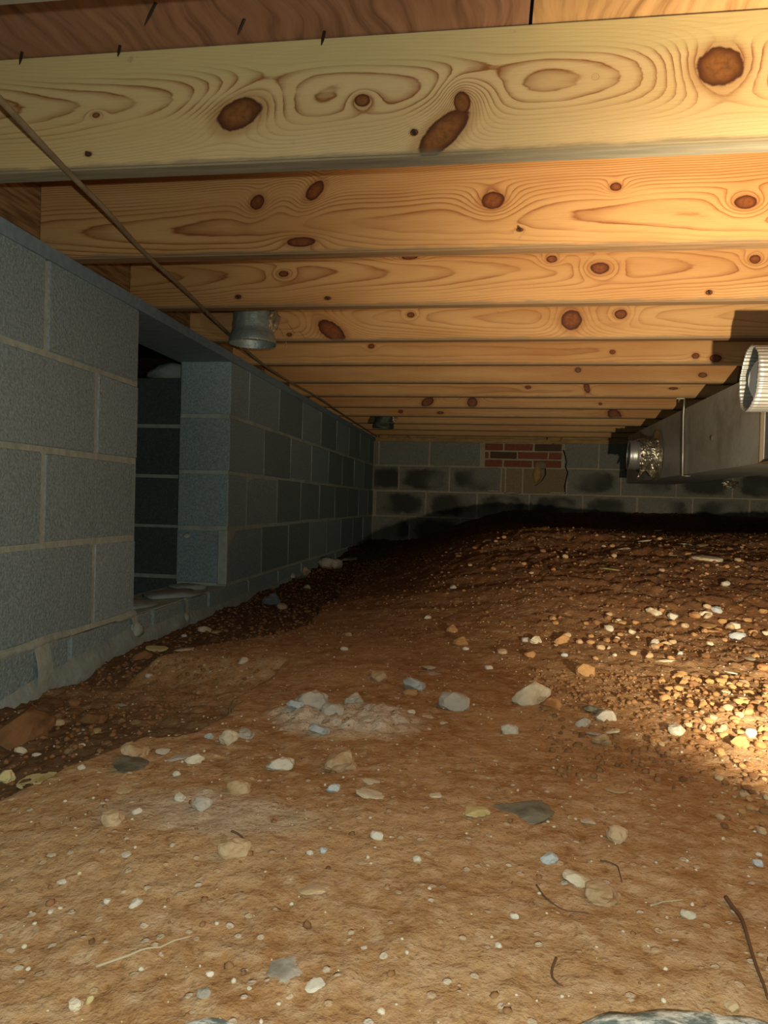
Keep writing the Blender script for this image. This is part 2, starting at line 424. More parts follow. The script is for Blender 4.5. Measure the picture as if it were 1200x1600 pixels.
def course_y(parent, y0, y1, k, first, mat, xface=WX, end0=False, end1=False, jit=.0015):
    """a course of blocks along y; first = length of the first block"""
    y = y0; L = first; z = Z0+k*CH; i = 0
    while y < y1-.03:
        e = min(y+L, y1)
        a = y+(0 if (end0 and y == y0) else J/2); b = e-(0 if (end1 and e >= y1-1e-4) else J/2)
        m = get_block(b-a, CH-J, T, 'y')
        mt = mat(y, k, e-y) if callable(mat) else mat
        inst('concrete_block', m, parent, (xface-T/2+random.uniform(-jit, jit), (a+b)/2, z+CH/2), mt,
             rot=(random.uniform(-.002, .002), 0, random.uniform(-.003, .003)))
        y = e; L = BL
def core(name, parts, mat):
    bm = bmesh.new()
    for p in parts: box(bm, *p)
    return obj(name, bm, mat)
ztop = .487
i_ = .0022
wl = core('wall_left', [(WX-T+i_, WX-i_, -.2, YC-i_, Z0-CH, ztop-.002),
                        (WX-T+i_, WX-i_, YD+i_, YB+.1, Z0-CH, ztop-.002),
                        (WX-T+i_, WX-i_, YC-i_, YD+i_, Z0-CH, Z0-.003)], M_mortar)
tag(wl, kind='structure')
def near_mat(y, k, L): return M_blockend if (L < .3 and k in (0, 2)) else M_block
# near segment: joints fall every 406 mm back from the corner; rows 0 and 2 end in a half block
for k in range(4):
    off = CH if k in (0, 2) else 0
    y0 = YC-off-5*BL
    course_y(wl, y0, YC-off, k, BL, M_block)
    if off: course_y(wl, YC-CH, YC, k, CH, M_blockend, end1=True)
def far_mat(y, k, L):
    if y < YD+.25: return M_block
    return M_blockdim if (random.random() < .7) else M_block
for k in range(4):
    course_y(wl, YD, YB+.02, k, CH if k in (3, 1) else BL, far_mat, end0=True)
course_y(wl, YC-5*BL-.1, YB+.02, -1, .2, M_block, xface=WX+.006)
M_blockwell = block_mat('dark_well_block', (.10, .125, .11), (.14, .17, .15))  # much darker block tone, used only beyond the opening
# beyond the opening: side wall of the well, in line with the jamb but further out
wo = core('wall_outer', [(-2.3, WX-T-.03, 2.79+i_, 2.98, Z0-CH*1.5, ztop-.01),
                         (-2.0, -1.85, .6, 2.79, Z0-CH*1.5, ztop+.12)], M_mortar)
tag(wo, kind='structure')
def course_x(parent, x0, x1, k, first, mat, yface, D=T, zoff=0, z_=None, h_=None):
    x = x0; L = first; z = Z0+k*CH+zoff if z_ is None else z_
    h = (CH if h_ is None else h_)
    while x < x1-.03:
        e = min(x+L, x1); m = get_block(e-x-J, h-J, D, 'x')
        mt = mat(x, k, e-x) if callable(mat) else mat
        inst('concrete_block', m, parent, ((x+e)/2, yface+D/2+random.uniform(-.0015, .0015), z+h/2), mt,
             rot=(0, random.uniform(-.002, .002), random.uniform(-.002, .002)))
        x = e; L = BL
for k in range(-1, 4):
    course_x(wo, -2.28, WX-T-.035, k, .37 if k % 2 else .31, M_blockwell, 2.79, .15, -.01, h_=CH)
# well floor and lid so that the pit is closed
bm = bmesh.new(); box(bm, -2.0, WX-T, .6, 2.79, -.62, -.50)
wf = obj('wall_outer_footing', bm, M_smear); wf.name = 'trim_2'; tag(wf, kind='structure')
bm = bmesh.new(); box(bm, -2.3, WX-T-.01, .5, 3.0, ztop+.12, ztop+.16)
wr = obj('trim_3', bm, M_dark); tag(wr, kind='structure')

# back wall
OX = -.884
bx0 = atY(757, 700, YB).x; bx1 = atY(879, 700, YB).x
wb = core('wall_back', [(-1.0, 3.3, YB+i_+.001, YB+T, Z0-CH*1.5, ztop+.0)], M_mortarback)
tag(wb, kind='structure')
def back_mat(x, k, L):
    if k == 2 and bx0+.12 < x < bx1+.02: return M_blocktan
    if k == 0 and x > .1: return M_blocktan2
    if k == 3: return M_blockback3
    return M_blockback
M_blockback3 = block_mat('olive_grey_block', (.22, .225, .185), (.28, .28, .23))
M_blocktan2 = block_mat('mud_stained_block', (.18, .15, .095), (.26, .22, .145))
xsplit = atY(790, 745, YB).x; xs2 = atY(817, 745, YB).x; xs3 = atY(886, 745, YB).x
course_x(wb, WX, OX, 3, .04, back_mat, YB); course_x(wb, OX, bx0, 3, BL, back_mat, YB)
course_x(wb, bx1+.012, 3.2, 3, atY(936, 705, YB).x-bx1-.012, back_mat, YB)
course_x(wb, WX, xsplit, 2, atY(623, 745, YB).x-WX, back_mat, YB)
course_x(wb, xsplit, xs2, 2, xs2-xsplit, back_mat, YB)
course_x(wb, xs2, xs3, 2, xs3-xs2, back_mat, YB)
course_x(wb, xs3, 3.2, 2, BL, back_mat, YB)
course_x(wb, WX, OX-.02, 1, .03, back_mat, YB); course_x(wb, OX-.02, 3.2, 1, BL, back_mat, YB)
course_x(wb, WX, 3.2, 0, atY(640, 815, YB).x-WX, back_mat, YB)
course_x(wb, WX, 3.2, -1, BL*.9, back_mat, YB)
wrt = core('wall_right', [(3.3-i_+.004, 3.5, .8, YB+.1, Z0-CH*1.5, ztop+.0)], M_mortarback); tag(wrt, kind='structure')
for k in range(-1, 4): course_y(wrt, 1.0, YB, k, BL if k % 2 else CH, M_blockback3, xface=3.3+T)
# brick patch in the top course
bz = Z0+3*CH; bh = (ztop-bz)/3
for row, cuts in enumerate(((787, 834), (765, 809, 857), (787, 833))):
    z1 = ztop-.001-row*bh; xs = [bx0]+[atY(c, 700, YB).x for c in cuts]+[bx1]
    for i in range(len(xs)-1):
        L = xs[i+1]-xs[i]-.013; bm = bmesh.new(); box(bm, -L/2, L/2, -.05, .05, -bh/2+.0065, bh/2-.0065)
        bevel(bm, .003); rr = random.Random(row*9+i)
        for v in bm.verts: v.co += Vector((rr.uniform(-1, 1), rr.uniform(-1, 1), rr.uniform(-1, 1)))*.002
        dk = (row == 0 and i == 2) or (row == 1 and i == 1)
        obj('brick', bm, M_brickdark if dk else M_brick, wb, ((xs[i]+xs[i+1])/2, YB+.045+random.uniform(-.003, .003), z1-bh/2))
# cracks: narrow dark clefts
def crack(pts, w, parent, Y=YB):
    bm = bmesh.new(); P = [atY(px, py, Y) for px, py in pts]; rr = random.Random(len(pts))
    prev = None
    for p in P:
        q = [bm.verts.new((p.x-w*rr.uniform(.5, 1), Y-.003, p.z)), bm.verts.new((p.x+w*rr.uniform(.5, 1), Y-.003, p.z)),
             bm.verts.new((p.x+w, Y+.02, p.z)), bm.verts.new((p.x-w, Y+.02, p.z))]
        if prev:
            for a in range(4): bm.faces.new((prev[a], prev[(a+1) % 4], q[(a+1) % 4], q[a]))
        prev = q
    obj('crack', bm, M_dark, parent)
crack(((880, 703), (883, 712), (885, 722), (884, 730), (887, 738), (885, 748), (882, 760), (883, 772)), .006, wb)
crack(((850, 722), (852, 735), (852, 742), (846, 752), (836, 759)), .005, wb)
def lump(name, c, r, mat, parent=None, seed=0, amp=.35, sub=2, nf=1.3):
    bm = bmesh.new(); bmesh.ops.create_icosphere(bm, subdivisions=sub, radius=1)
    for v in bm.verts:
        n = mnoise.noise(v.co*nf+Vector((seed*7.1, seed*3.3, 0))); n2 = mnoise.noise(v.co*nf*2.7+Vector((seed*1.7, 0, seed)))
        v.co *= 1+amp*n+amp*.4*n2; v.co = Vector((v.co.x*r[0], v.co.y*r[1], v.co.z*r[2]))
    return obj(name, bm, mat, parent, c, smooth=True)
p = atY(839, 741, YB); lump('mortar_blob', (p.x, YB-.005, p.z), (.035, .03, .07), M_foam, wb, 3)
p = atY(845, 727, YB); lump('mortar_blob', (p.x, YB, p.z), (.05, .02, .035), M_blocktan, wb, 5)
for px, py, a, b in ((600, 681, .04, .03), (645, 679, .05, .035), (866, 683, .06, .05), (770, 767, .05, .012), (800, 770, .06, .012), (870, 770, .07, .012)):
    p = atY(px, py, YB); lump('mortar_blob', (p.x, YB-.005, p.z), (a, .02, b), M_foam if py < 700 else M_mortarback, wb, px)
# mortar slop squeezed from the joints of the near blocks and smeared along the foot of the wall
def ribbon_x(name, ys, zlo, zhi, thick, mat, parent, seed=0, xface=WX):
    bm = bmesh.new(); prev = None; nz = 6
    for y in ys:
        ring = []
        for j in range(nz+1):
            t = j/nz; z = zlo(y)+(zhi(y)-zlo(y))*t
            z += .012*mnoise.noise(Vector((y*9, t*2, seed)))*math.sin(math.pi*min(1, t+.15))
            th = thick*math.sin(math.pi*min(max(t*.93+.07, 0), 1))*(.6+.9*abs(mnoise.noise(Vector((y*6, z*8, seed+4)))))
            ring.append(bm.verts.new((xface-.003+th, y, z)))
        if prev:
            for j in range(nz): bm.faces.new((prev[j], ring[j], ring[j+1], prev[j+1]))
        prev = ring
    return obj(name, bm, mat, parent, smooth=True)
foot = [(.2, -.47), (1.25, -.435), (1.5, -.41), (1.783, -.372), (2.1, -.375), (2.48, -.377), (3.1, -.38), (4, -.375), (5.2, -.31), (5.8, -.29)]
def footz(y): return float(np.interp(y, [a for a, b in foot], [b for a, b in foot]))
ribbon_x('mortar_smear', np.linspace(.5, 4.3, 160), lambda y: footz(y)-.05,
         lambda y: footz(y)+.012+.012*mnoise.noise(Vector((y*3.1, 1, 2)))+(.02 if y < 1.8 else 0), .017, M_smear, wl, 1, WX+.008)
for (yy0, w_) in ((1.40, .05), (1.80, .03), (2.13, .022)):
    ribbon_x('mortar_smear', np.linspace(yy0-w_/2, yy0+w_/2, 10), lambda y: footz(y)-.01, lambda y: Z0+.002, .012, M_mortar, wl, yy0, WX+.007)
ribbon_x('mortar_smear', np.linspace(.3, YC, 60), lambda y: Z0-.014, lambda y: Z0+.010+.006*mnoise.noise(Vector((y*8, 0, 0))), .008, M_mortar, wl, 9, WX+.004)
for (px, py, s_) in ((208, 985, .035), (285, 965, .03), (455, 900, .03), (480, 893, .025), (280, 837, .02)):
    p = atX(px, py, WX)
    if py == 837: p = atY(px, py, YD)
    lump('mortar_blob', (max(p.x, WX-.15), p.y, p.z), (s_*.7, s_, s_*.6), M_mortar, wl, px)
# mortar-filled gap at the foot of the jamb
bm = bmesh.new(); box(bm, WX-.035, WX+.001, YD-.004, YD+.012, Z0, Z0+CH-.004); bevel(bm, .004)
obj('mortar_smear', bm, M_mortar, wl)
# rubble lump in the gap above the outer wall
p = atY(245, 577, 2.72); lump('rubble_lump', (p.x, 2.84, ztop+.02), (.11, .06, .035), M_mortar, wo, 4, .5)
# ledge of the opening: three loose flat pieces on the footing course
for i, (x, y, a, b) in enumerate(((-1.02, 1.95, .08, .10), (-1.0, 2.2, .085, .12), (-1.03, 2.40, .07, .06))):
    lump('mortar_blob', (x, y, Z0+.002), (a, b, .012), M_smear, wl, i+20, .3)

# sill plates
bm = bmesh.new(); box(bm, -1.125, WX+.006, -.2, YB+.15, ztop, ZJ-.0005)
bmesh.ops.subdivide_edges(bm, edges=[e for e in bm.edges if abs(e.verts[0].co.y-e.verts[1].co.y) > 1], cuts=60)
for v in bm.verts:
    if v.co.x > -1: v.co.x += .004*mnoise.noise(Vector((v.co.y*5, v.co.z*30, 0)))
sp = obj('sill_plate', bm, M_sill); tag(sp, 'blue-grey painted sill board lying along the top of the left block wall', 'board')
bm = bmesh.new(); box(bm, WX+.012, 3.3, YB-.012, YB+.16, ztop+.0005, ZJ-.0005)
bmesh.ops.subdivide_edges(bm, edges=[e for e in bm.edges if abs(e.verts[0].co.x-e.verts[1].co.x) > 1], cuts=120)
for v in bm.verts:
    if v.co.y < YB+.05: v.co.y += .012*mnoise.noise(Vector((v.co.x*14, v.co.z*30, 3))); v.co.z += .003*mnoise.noise(Vector((v.co.x*20, 1, 3)))
sb = obj('sill_plate', bm, M_sillback); tag(sb, 'ragged ochre sill board lying on top of the far back wall', 'board')

# rim board above the left sill
bm = bmesh.new(); box(bm, -1.040, -1.002, -.2, YB+.15, ZJ, ZJ+.184)
rim = obj('rim_joist', bm, M_rim); tag(rim, 'rough-grained rim board standing on the left sill behind the joist ends', 'board')

bm = bmesh.new(); box(bm, -1.0, 3.3, YB+.03, YB+.068, ZJ+.0005, ZJ+.184)
rb = obj('rim_joist', bm, M_sillback); tag(rb, 'ochre rim board standing on the back wall sill behind the last joist', 'board')
# ------------------------------------------------------------ joists
def K(px, py, Y, rx, rz, A, tilt=0):   # a knot found in the photograph, in the joist's own coordinates
    p = atY(px, py, Y); return (p.x, p.z-ZJ, rx, rz, A, tilt)
PALE, MID, DARK = (.60, .43, .195), (.55, .345, .135), (.27, .115, .03)
OPALE, OMID, ODARK = (.57, .33, .125), (.45, .215, .068), (.22, .065, .015)
Y1, Y2, Y3, Y4, Y5 = [YJ+i*BL for i in range(5)]
M_j1 = wood_mat('wood_great_knots', [K(373, 178, Y1, .036, .022, 2.4, .35), K(566, 157, Y1, .012, .009, .6), K(722, 160, Y1, .012, .016, 1.8, .2),
                                     K(692, 208, Y1, .046, .020, 1.6, .75), K(1125, 104, Y1, .031, .027, 2.4),
                                     K(150, 180, Y1, .006, .004, .6), K(647, 207, Y1, .006, .005, .3), K(138, 241, Y1, .006, .004, .2),
                                     K(930, 120, Y1, .002, .002, .5)],
                (.66, .49, .24), (.60, .41, .175), (.25, .095, .024), zc=.10, freq=2.3, seed=2., plain=.135, gap=4.5)
M_j2 = wood_mat('wood_red_knots', [K(402, 316, Y2, .016, .014, 1.3, .8), K(492, 298, Y2, .024, .014, 1.5, .8), K(770, 313, Y2, .023, .017, 1.8),
                                   K(962, 292, Y2, .011, .008, 1.), K(1165, 316, Y2, .02, .013, 1.8), K(812, 359, Y2, .007, .004, .3), K(470, 378, Y2, .03, .010, .8)],
                OPALE, OMID, ODARK, zc=.06, freq=1.9, seed=11., gap=-2.5, contrast=.9)
M_j3 = wood_mat('wood_three_knots', [K(862, 405, Y3, .013, .009, 1.), K(937, 419, Y3, .022, .014, 1.7), K(443, 428, Y3, .013, .008, 1.),
                                     K(372, 464, Y3, .009, .006, .2), K(512, 466, Y3, .009, .005, .2), K(1108, 457, Y3, .008, .006, .2), K(640, 402, Y3, .02, .006, .9), K(1180, 405, Y3, .013, .01, 1.2)],
                OPALE, OMID, ODARK, zc=.085, freq=1.9, seed=23., gap=3.5, contrast=.8)
M_j4 = wood_mat('wood_wavy', [K(970, 491, Y4, .018, .014, 1.2), K(518, 517, Y4, .05, .025, 2.2, -.6), K(452, 523, Y4, .009, .006, .2), K(893, 500, Y4, .03, .03, 2.), K(642, 492, Y4, .012, .008, .8)],
                OPALE, OMID, ODARK, zc=.07, freq=1.9, seed=31., gap=-3., contrast=.6)
M_j5 = wood_mat('wood_far_one', [K(580, 541, Y5, .012, .009, .4), K(957, 550, Y5, .01, .008, .2), K(1087, 556, Y5, .012, .010, .3), K(1118, 560, Y5, .02, .014, .3)],
                OPALE, OMID, ODARK, zc=.05, freq=2.0, seed=41., gap=.3, contrast=.5)
Y6, Y7, Y8 = Y5+BL, Y5+2*BL, Y5+3*BL
M_j6 = wood_mat('wood_far_two', [K(903, 578, Y6, .013, .010, .2), K(1098, 586, Y6, .017, .010, .2)],
                OPALE, OMID, (.20, .08, .025), zc=.12, freq=2.2, seed=57., gap=6., contrast=1.0)
M_j7 = wood_mat('wood_far_three', [K(917, 606, Y7, .013, .024, .3, .3), K(825, 605, Y7, .014, .008, .2), K(1052, 607, Y7, .02, .006, .2)],
                OPALE, OMID, ODARK, zc=.03, freq=2.0, seed=61., gap=.3, contrast=.5)
M_j8 = wood_mat('wood_far_four', [K(668, 628, Y8, .035, .022, 1.2, .5), K(738, 629, Y8, .026, .028, 1.2), K(938, 631, Y8, .009, .007, .2)],
                OPALE, OMID, ODARK, zc=.06, freq=2.0, seed=67., gap=.4, contrast=.5)
Y9 = Y8+BL
M_j9 = wood_mat('wood_far_five', [K(960, 648, Y9, .04, .03, .6, -.5), K(626, 643, Y9, .014, .01, .2), K(688, 645, Y9, .02, .008, .2)],
                OPALE, OMID, ODARK, zc=.05, freq=1.8, seed=71., gap=.4, contrast=.4)
M_jf = wood_mat('wood_far_plain', [], OPALE, OMID, ODARK, zc=.05, freq=1.8, seed=77., gap=.4, contrast=.4)
JM = [M_j1, M_j1, M_j2, M_j3, M_j4, M_j5, M_j6, M_j7, M_j8, M_j9, M_jf, M_jf, M_jf]
JL = ['pale joist edge showing at the top left corner of the photo, nearest of all',
      'near pale joist with the largest knots and swirling grain across the top',
      'orange joist just behind the palest one, with several round red knots',
      'third joist down, with three small knots and a dark pointed stain, above the round collar',
      'joist directly behind the round metal collar that hangs at the left',
      'joist just beyond the hanging collar, first with its right end in the pipe shadow',
      'far joist with dark wavy figure whose lit part stops beside the duct top',
      'far joist with a black hooked hole, carrying the long duct hanger wire',
      'far joist with two brown square knots near its middle',
      'narrow far joist just in front of the crushed dark collar',
      'thin strip of joist right behind the crushed dark collar',
      'second to last thin strip of joist before the back wall',
      'last joist, lying right above the ochre sill of the back wall']
joists = []
for i in range(-1, 12):
    Y = YJ+i*BL; bm = bmesh.new()
    box(bm, -1.0, 3.2 if i > 3 else 2.6, 0, .038, 0, .184)
    bmesh.ops.bevel(bm, geom=[e for e in bm.edges if abs(e.verts[0].co.x-e.verts[1].co.x) > 1], offset=.003, segments=2, affect='EDGES')
    bm.normal_update()
    for f in bm.faces: f.material_index = 1 if f.normal.z < -.8 else 0
    o = obj('floor_joist', bm, [JM[i+1], M_edge if i < 1 else M_edge2], None, (0, Y, ZJ))
    tag(o, JL[i+1], 'joist', 'floor joists in a row'); joists.append(o)
def nail(p, d, L=.025, r=.0016, parent=None, mat=None):
    bm = bmesh.new(); d = Vector(d).normalized(); p = Vector(p)
    tube(bm, [p-d*.008, p, p+d*L*.6, p+d*L], r, 6, True, lambda t: r*(1 if t < .8 else .3)); 
    o = obj('nail', bm, mat or M_nail, parent)
    if parent: o.matrix_parent_inverse = Matrix.Translation(parent.location+(parent.parent.location if parent.parent else Vector())).inverted()
    return o

# subfloor
ceil = empty('ceiling', (0, 0, ZJ+.1845)); tag(ceil, kind='structure')
zs = 0; seam = .041
def panel(x0, x1, y0, y1, mat):
    bm = bmesh.new(); box(bm, x0+.0025, x1-.0025, y0+.0015, y1-.0015, zs, zs+.016); return obj('plywood_panel', bm, mat, ceil)
pa = panel(seam-2.44, seam, -.5, .30+.55+.9, M_ply); pb = panel(seam, seam+2.6, -.5, 1.75, M_ply2)
y = 1.75
k = 0
while y < 5.9:
    panel(seam-1.22-2.44, seam-1.22, y, y+1.22, M_ply); panel(seam-1.22, seam+1.22, y, y+1.22, M_ply2 if k else M_ply); panel(seam+1.22, seam+3.6, y, y+1.22, M_ply); y += 1.22; k += 1
for px, py, L, lean in ((37, 84, .02, (.0, -.25, -1)), (192, 77, .018, (.0, -.3, -1)), (245, 8, .03, (-.45, -.1, -1)), (383, 33, .02, (-.5, .1, -1)), (508, 52, .022, (-.1, -.3, -1))):
    q = atZ(px, py, ZJ+.1845); y_ = min(q.y, 1.072)
    nail((q.x, y_-.004, ZJ+.1845), lean, L*1.15, .0024, pa)
for px, py, Y in ((647, 207, Y1), (138, 241, Y1), (372, 464, Y3), (512, 466, Y3), (1108, 457, Y3), (812, 358, Y2)):
    q = atY(px, py, Y-.001); nail(q, (-.2, -.5, .2), .006, .003, joists[{Y1: 1, Y2: 2, Y3: 3}[Y]])

# ------------------------------------------------------------ cable clipped under the joists
cp = [(-60, 90), (0, 155), (100, 262), (167, 330), (225, 394), (287, 452), (360, 524), (407, 566), (453, 597), (500, 623)]
pts = []
for i, (px, py) in enumerate(cp):
    zc_ = ZJ-.006-(.004 if i % 2 else 0); q = atZ(px, py, zc_); pts.append(q)
pts[-1].x = max(pts[-1].x, WX+.02)
pts += [Vector((-.87, 4.3, ZJ-.007)), Vector((-.88, 5.6, ZJ-.007))]
# smooth catmull
def cat(P, n=8):
    out = []
    for i in range(len(P)-1):
        a, b, c, d = P[max(i-1, 0)], P[i], P[i+1], P[min(i+2, len(P)-1)]
        for k in range(n):
            t = k/n; out.append(.5*((2*b)+(c-a)*t+(2*a-5*b+4*c-d)*t*t+(3*b-a-3*c+d)*t**3))
    out.append(P[-1]); return out
s = NT('dusty_brown_cable', .5); n_ = s.noise(s.coord(), 30, 3)
M_cable = s.out(s.mix(n_, (.13, .085, .04), (.34, .27, .16)))
bm = bmesh.new(); tube(bm, cat(pts), .0048, 10)
cb = obj('cable', bm, M_cable, smooth=True); tag(cb, 'thin dusty brown cable strung under the joists along the left wall', 'cable')

# ------------------------------------------------------------ floor collars (round boots hanging from the subfloor)
def collar_vertical(name, c, r, ztop_, zbot, label, mat, lean=(0, 0), teeth=36, crushed=0):
    root = empty(name, (c[0], c[1], zbot)); tag(root, label, 'duct collar')
    bm = bmesh.new(); n = 96; H = ztop_-zbot
    prof = [(0, 1.12), (.008, 1.12), (.018, 1.10), (.030, 1.05), (.038, .99), (.05, .96), (.06, .97), (.075, .92), (.09, .93), (.11, .86), (H*.75, .84), (H, .84)]
    rings = []
    for z, f in prof:
        ring = []
        for k in range(n):
            a = 2*math.pi*k/n; rr = r*f
            rr *= 1+crushed*mnoise.noise(Vector((math.cos(a)*1.5, math.sin(a)*1.5, z*20)))
            if z > .045: rr *= 1+.05*mnoise.noise(Vector((math.cos(a)*4, math.sin(a)*4, z*60)))
            zz_ = z+(.004*abs(math.sin(a*teeth/2)) if z == 0 else 0)
            ring.append(bm.verts.new((math.cos(a)*rr+lean[0]*z, math.sin(a)*rr+lean[1]*z, zz_)))
        rings.append(ring)
    for a_, b_ in zip(rings, rings[1:]):
        for k in range(n): bm.faces.new((a_[k], a_[(k+1) % n], b_[(k+1) % n], b_[k]))
    bo = obj('sleeve', bm, mat, root, smooth=True)
    sd = bo.modifiers.new('shell', 'SOLIDIFY'); sd.thickness = .0012; sd.offset = -1
    bm = bmesh.new(); tube(bm, [Vector((math.cos(a)*r*1.01, math.sin(a)*r*1.01, .031)) for a in np.linspace(0, 2*math.pi, 60)], .0022, 6, False)
    obj('seam_bead', bm, M_tan, root, smooth=True)
    for a in (-1.75, -1.1):
        bm = bmesh.new(); bmesh.ops.create_cone(bm, cap_ends=True, segments=8, radius1=.003, radius2=.003, depth=.004, matrix=Matrix.Translation((math.cos(a)*r*1.07, math.sin(a)*r*1.07, .014))@Matrix.Rotation(a, 4, 'Z')@Matrix.Rotation(math.pi/2, 4, 'Y'))
        obj('screw', bm, M_nail, root)
    # wrinkled foil at the neck
    bm = bmesh.new(); bmesh.ops.create_icosphere(bm, subdivisions=3, radius=1)
    for v in bm.verts:
        v.co = Vector((v.co.x*.022, v.co.y*.014, v.co.z*.036))*(1+.5*mnoise.noise(v.co*2.2))
    obj('foil_tape', bm, M_tanfoil, root, (r*1.0, -.01, .07))
    return root
p = atY(400, 520, 2.13)
nearcol = collar_vertical('duct_collar', (p.x-.012, 2.135), .064, ZJ+.18, .468, 'dusty round galvanised collar hanging between joists near the left wall', M_boot)
M_bootdark = metal_mat('dark_crushed_collar', (.08, .10, .08), .6, .2, .3, .4)
p = atY(598, 662, 4.45)
cd = collar_vertical('duct_collar', (p.x, 4.52), .062, ZJ+.17, .462, 'small dark crushed collar hanging far back at the left near the corner', M_bootdark, crushed=.25)
# wires hanging by the near collar
for px, py, px2, py2 in ((447, 534, 446, 546), (436, 512, 444, 527), (468, 517, 478, 532)):
    a = atY(px, py, 2.2); b = atY(px2, py2, 2.2); bm = bmesh.new(); tube(bm, [a, (a+b)/2+Vector((.002, 0, 0)), b], .0009, 5)
    o = obj('loose_wire', bm, M_strap, nearcol); o.matrix_parent_inverse = Matrix.Translation(nearcol.location).inverted()

# ------------------------------------------------------------ main duct on the right
DX0, DX1, DZ0, DZ1 = .90, 1.20, .163, .473
duct = empty('rectangular_duct', (DX0, 2.6, DZ0)); tag(duct, 'long rectangular galvanised duct hanging under the joists at the right', 'duct')
def dpart(name, bm, mat, parent=None, smooth=False):
    o = obj(name, bm, mat, parent or duct, smooth=smooth); o.matrix_parent_inverse = Matrix.Translation((-DX0, -2.6, -DZ0)); return o
bm = bmesh.new(); box(bm, DX0, DX1, 2.60, 4.98, DZ0, DZ1)
bmesh.ops.subdivide_edges(bm, edges=[e for e in bm.edges if abs(e.verts[0].co.y-e.verts[1].co.y) > 1], cuts=24)
bmesh.ops.subdivide_edges(bm, edges=[e for e in bm.edges if abs(e.verts[0].co.z-e.verts[1].co.z) > .2], cuts=5)
for v in bm.verts:
    if v.co.x < DX0+.001 and DZ0+.01 < v.co.z < DZ1-.01: v.co.x += .008*mnoise.noise(Vector((v.co.y*2.5, v.co.z*6, 0)))
    if v.co.z < DZ0+.001: v.co.z += .003*mnoise.noise(Vector((v.co.y*2, v.co.x*6, 5)))
dpart('trunk', bm, M_galv)
for y_ in ():
    bm = bmesh.new(); box(bm, DX0-.004, DX1+.004, y_, y_+.022, DZ0-.004, DZ1+.004); bevel(bm, .0015); dpart('joint_cleat', bm, M_galv)
bm = bmesh.new(); box(bm, DX0-.002, DX0+.01, 2.594, 2.605, DZ0-.004, DZ1); bevel(bm, .002); dpart('joint_cleat', bm, M_tan)
bm = bmesh.new(); box(bm, DX0-.003, DX0+.02, 2.0, 2.60, DZ0-.003, DZ0+.003); bevel(bm, .002); dpart('joint_cleat', bm, M_tan)
M_bluegalv = metal_mat('bluish_plenum', (.20, .22, .26), .5, .2, 0, .5)
bm = bmesh.new(); box(bm, DX0+.012, DX0+.40, 1.30, 2.59, DZ0, DZ1); bevel(bm, .002); dpart('plenum', bm, M_bluegalv)
q = atX(1112, 684, DX0)
bm = bmesh.new(); bmesh.ops.create_uvsphere(bm, u_segments=10, v_segments=6, radius=.012, matrix=Matrix.Translation((DX0, q.y, q.z))@Matrix.Diagonal((.4, 1.2, .9, 1))); dpart('screw', bm, M_tan)

def collar_h(yc, zc, x_end, x_root, r, parent, crimp_n=0, mat=M_collar, crimp_to=1., wall=.0012):
    """round collar whose axis runs along x, open at x_end"""
    n = 240 if crimp_n else 72; m = 26; bm = bmesh.new(); L = x_root-x_end
    outer = []; inner = []
    for j in range(m+1):
        t = j/m; x = x_end+L*t; ro, ri = [], []
        for k in range(n):
            a = 2*math.pi*k/n
            rr = r*(1+.0*t)
            if crimp_n:
                rr += .0017*math.cos(crimp_n*a)*min(1, (crimp_to-t)*6 if t < crimp_to else 0)
                rr *= 1+.025*mnoise.noise(Vector((math.cos(a)*1.2, math.sin(a)*1.2, 2)))*(1-t)
            if not crimp_n and (.18 < t < .26): rr += .0035
            if not crimp_n and t < .02: rr += .002
            xe = x+(.006*math.sin(a*1+1.)+.004*mnoise.noise(Vector((math.cos(a)*2, math.sin(a)*2, 7))) if j == 0 else 0)
            ro.append(bm.verts.new((xe, yc+math.cos(a)*rr, zc+math.sin(a)*rr)))
            ri.append(bm.verts.new((xe, yc+math.cos(a)*(rr-wall), zc+math.sin(a)*(rr-wall))))
        outer.append(ro); inner.append(ri)
    for j in range(m):
        for k in range(n):
            k2 = (k+1) % n
            bm.faces.new((outer[j][k], outer[j+1][k], outer[j+1][k2], outer[j][k2]))
            bm.faces.new((inner[j][k], inner[j][k2], inner[j+1][k2], inner[j+1][k]))
    for k in range(n):
        k2 = (k+1) % n; bm.faces.new((outer[0][k], outer[0][k2], inner[0][k2], inner[0][k]))
    return dpart('takeoff_collar', bm, mat, parent, True)
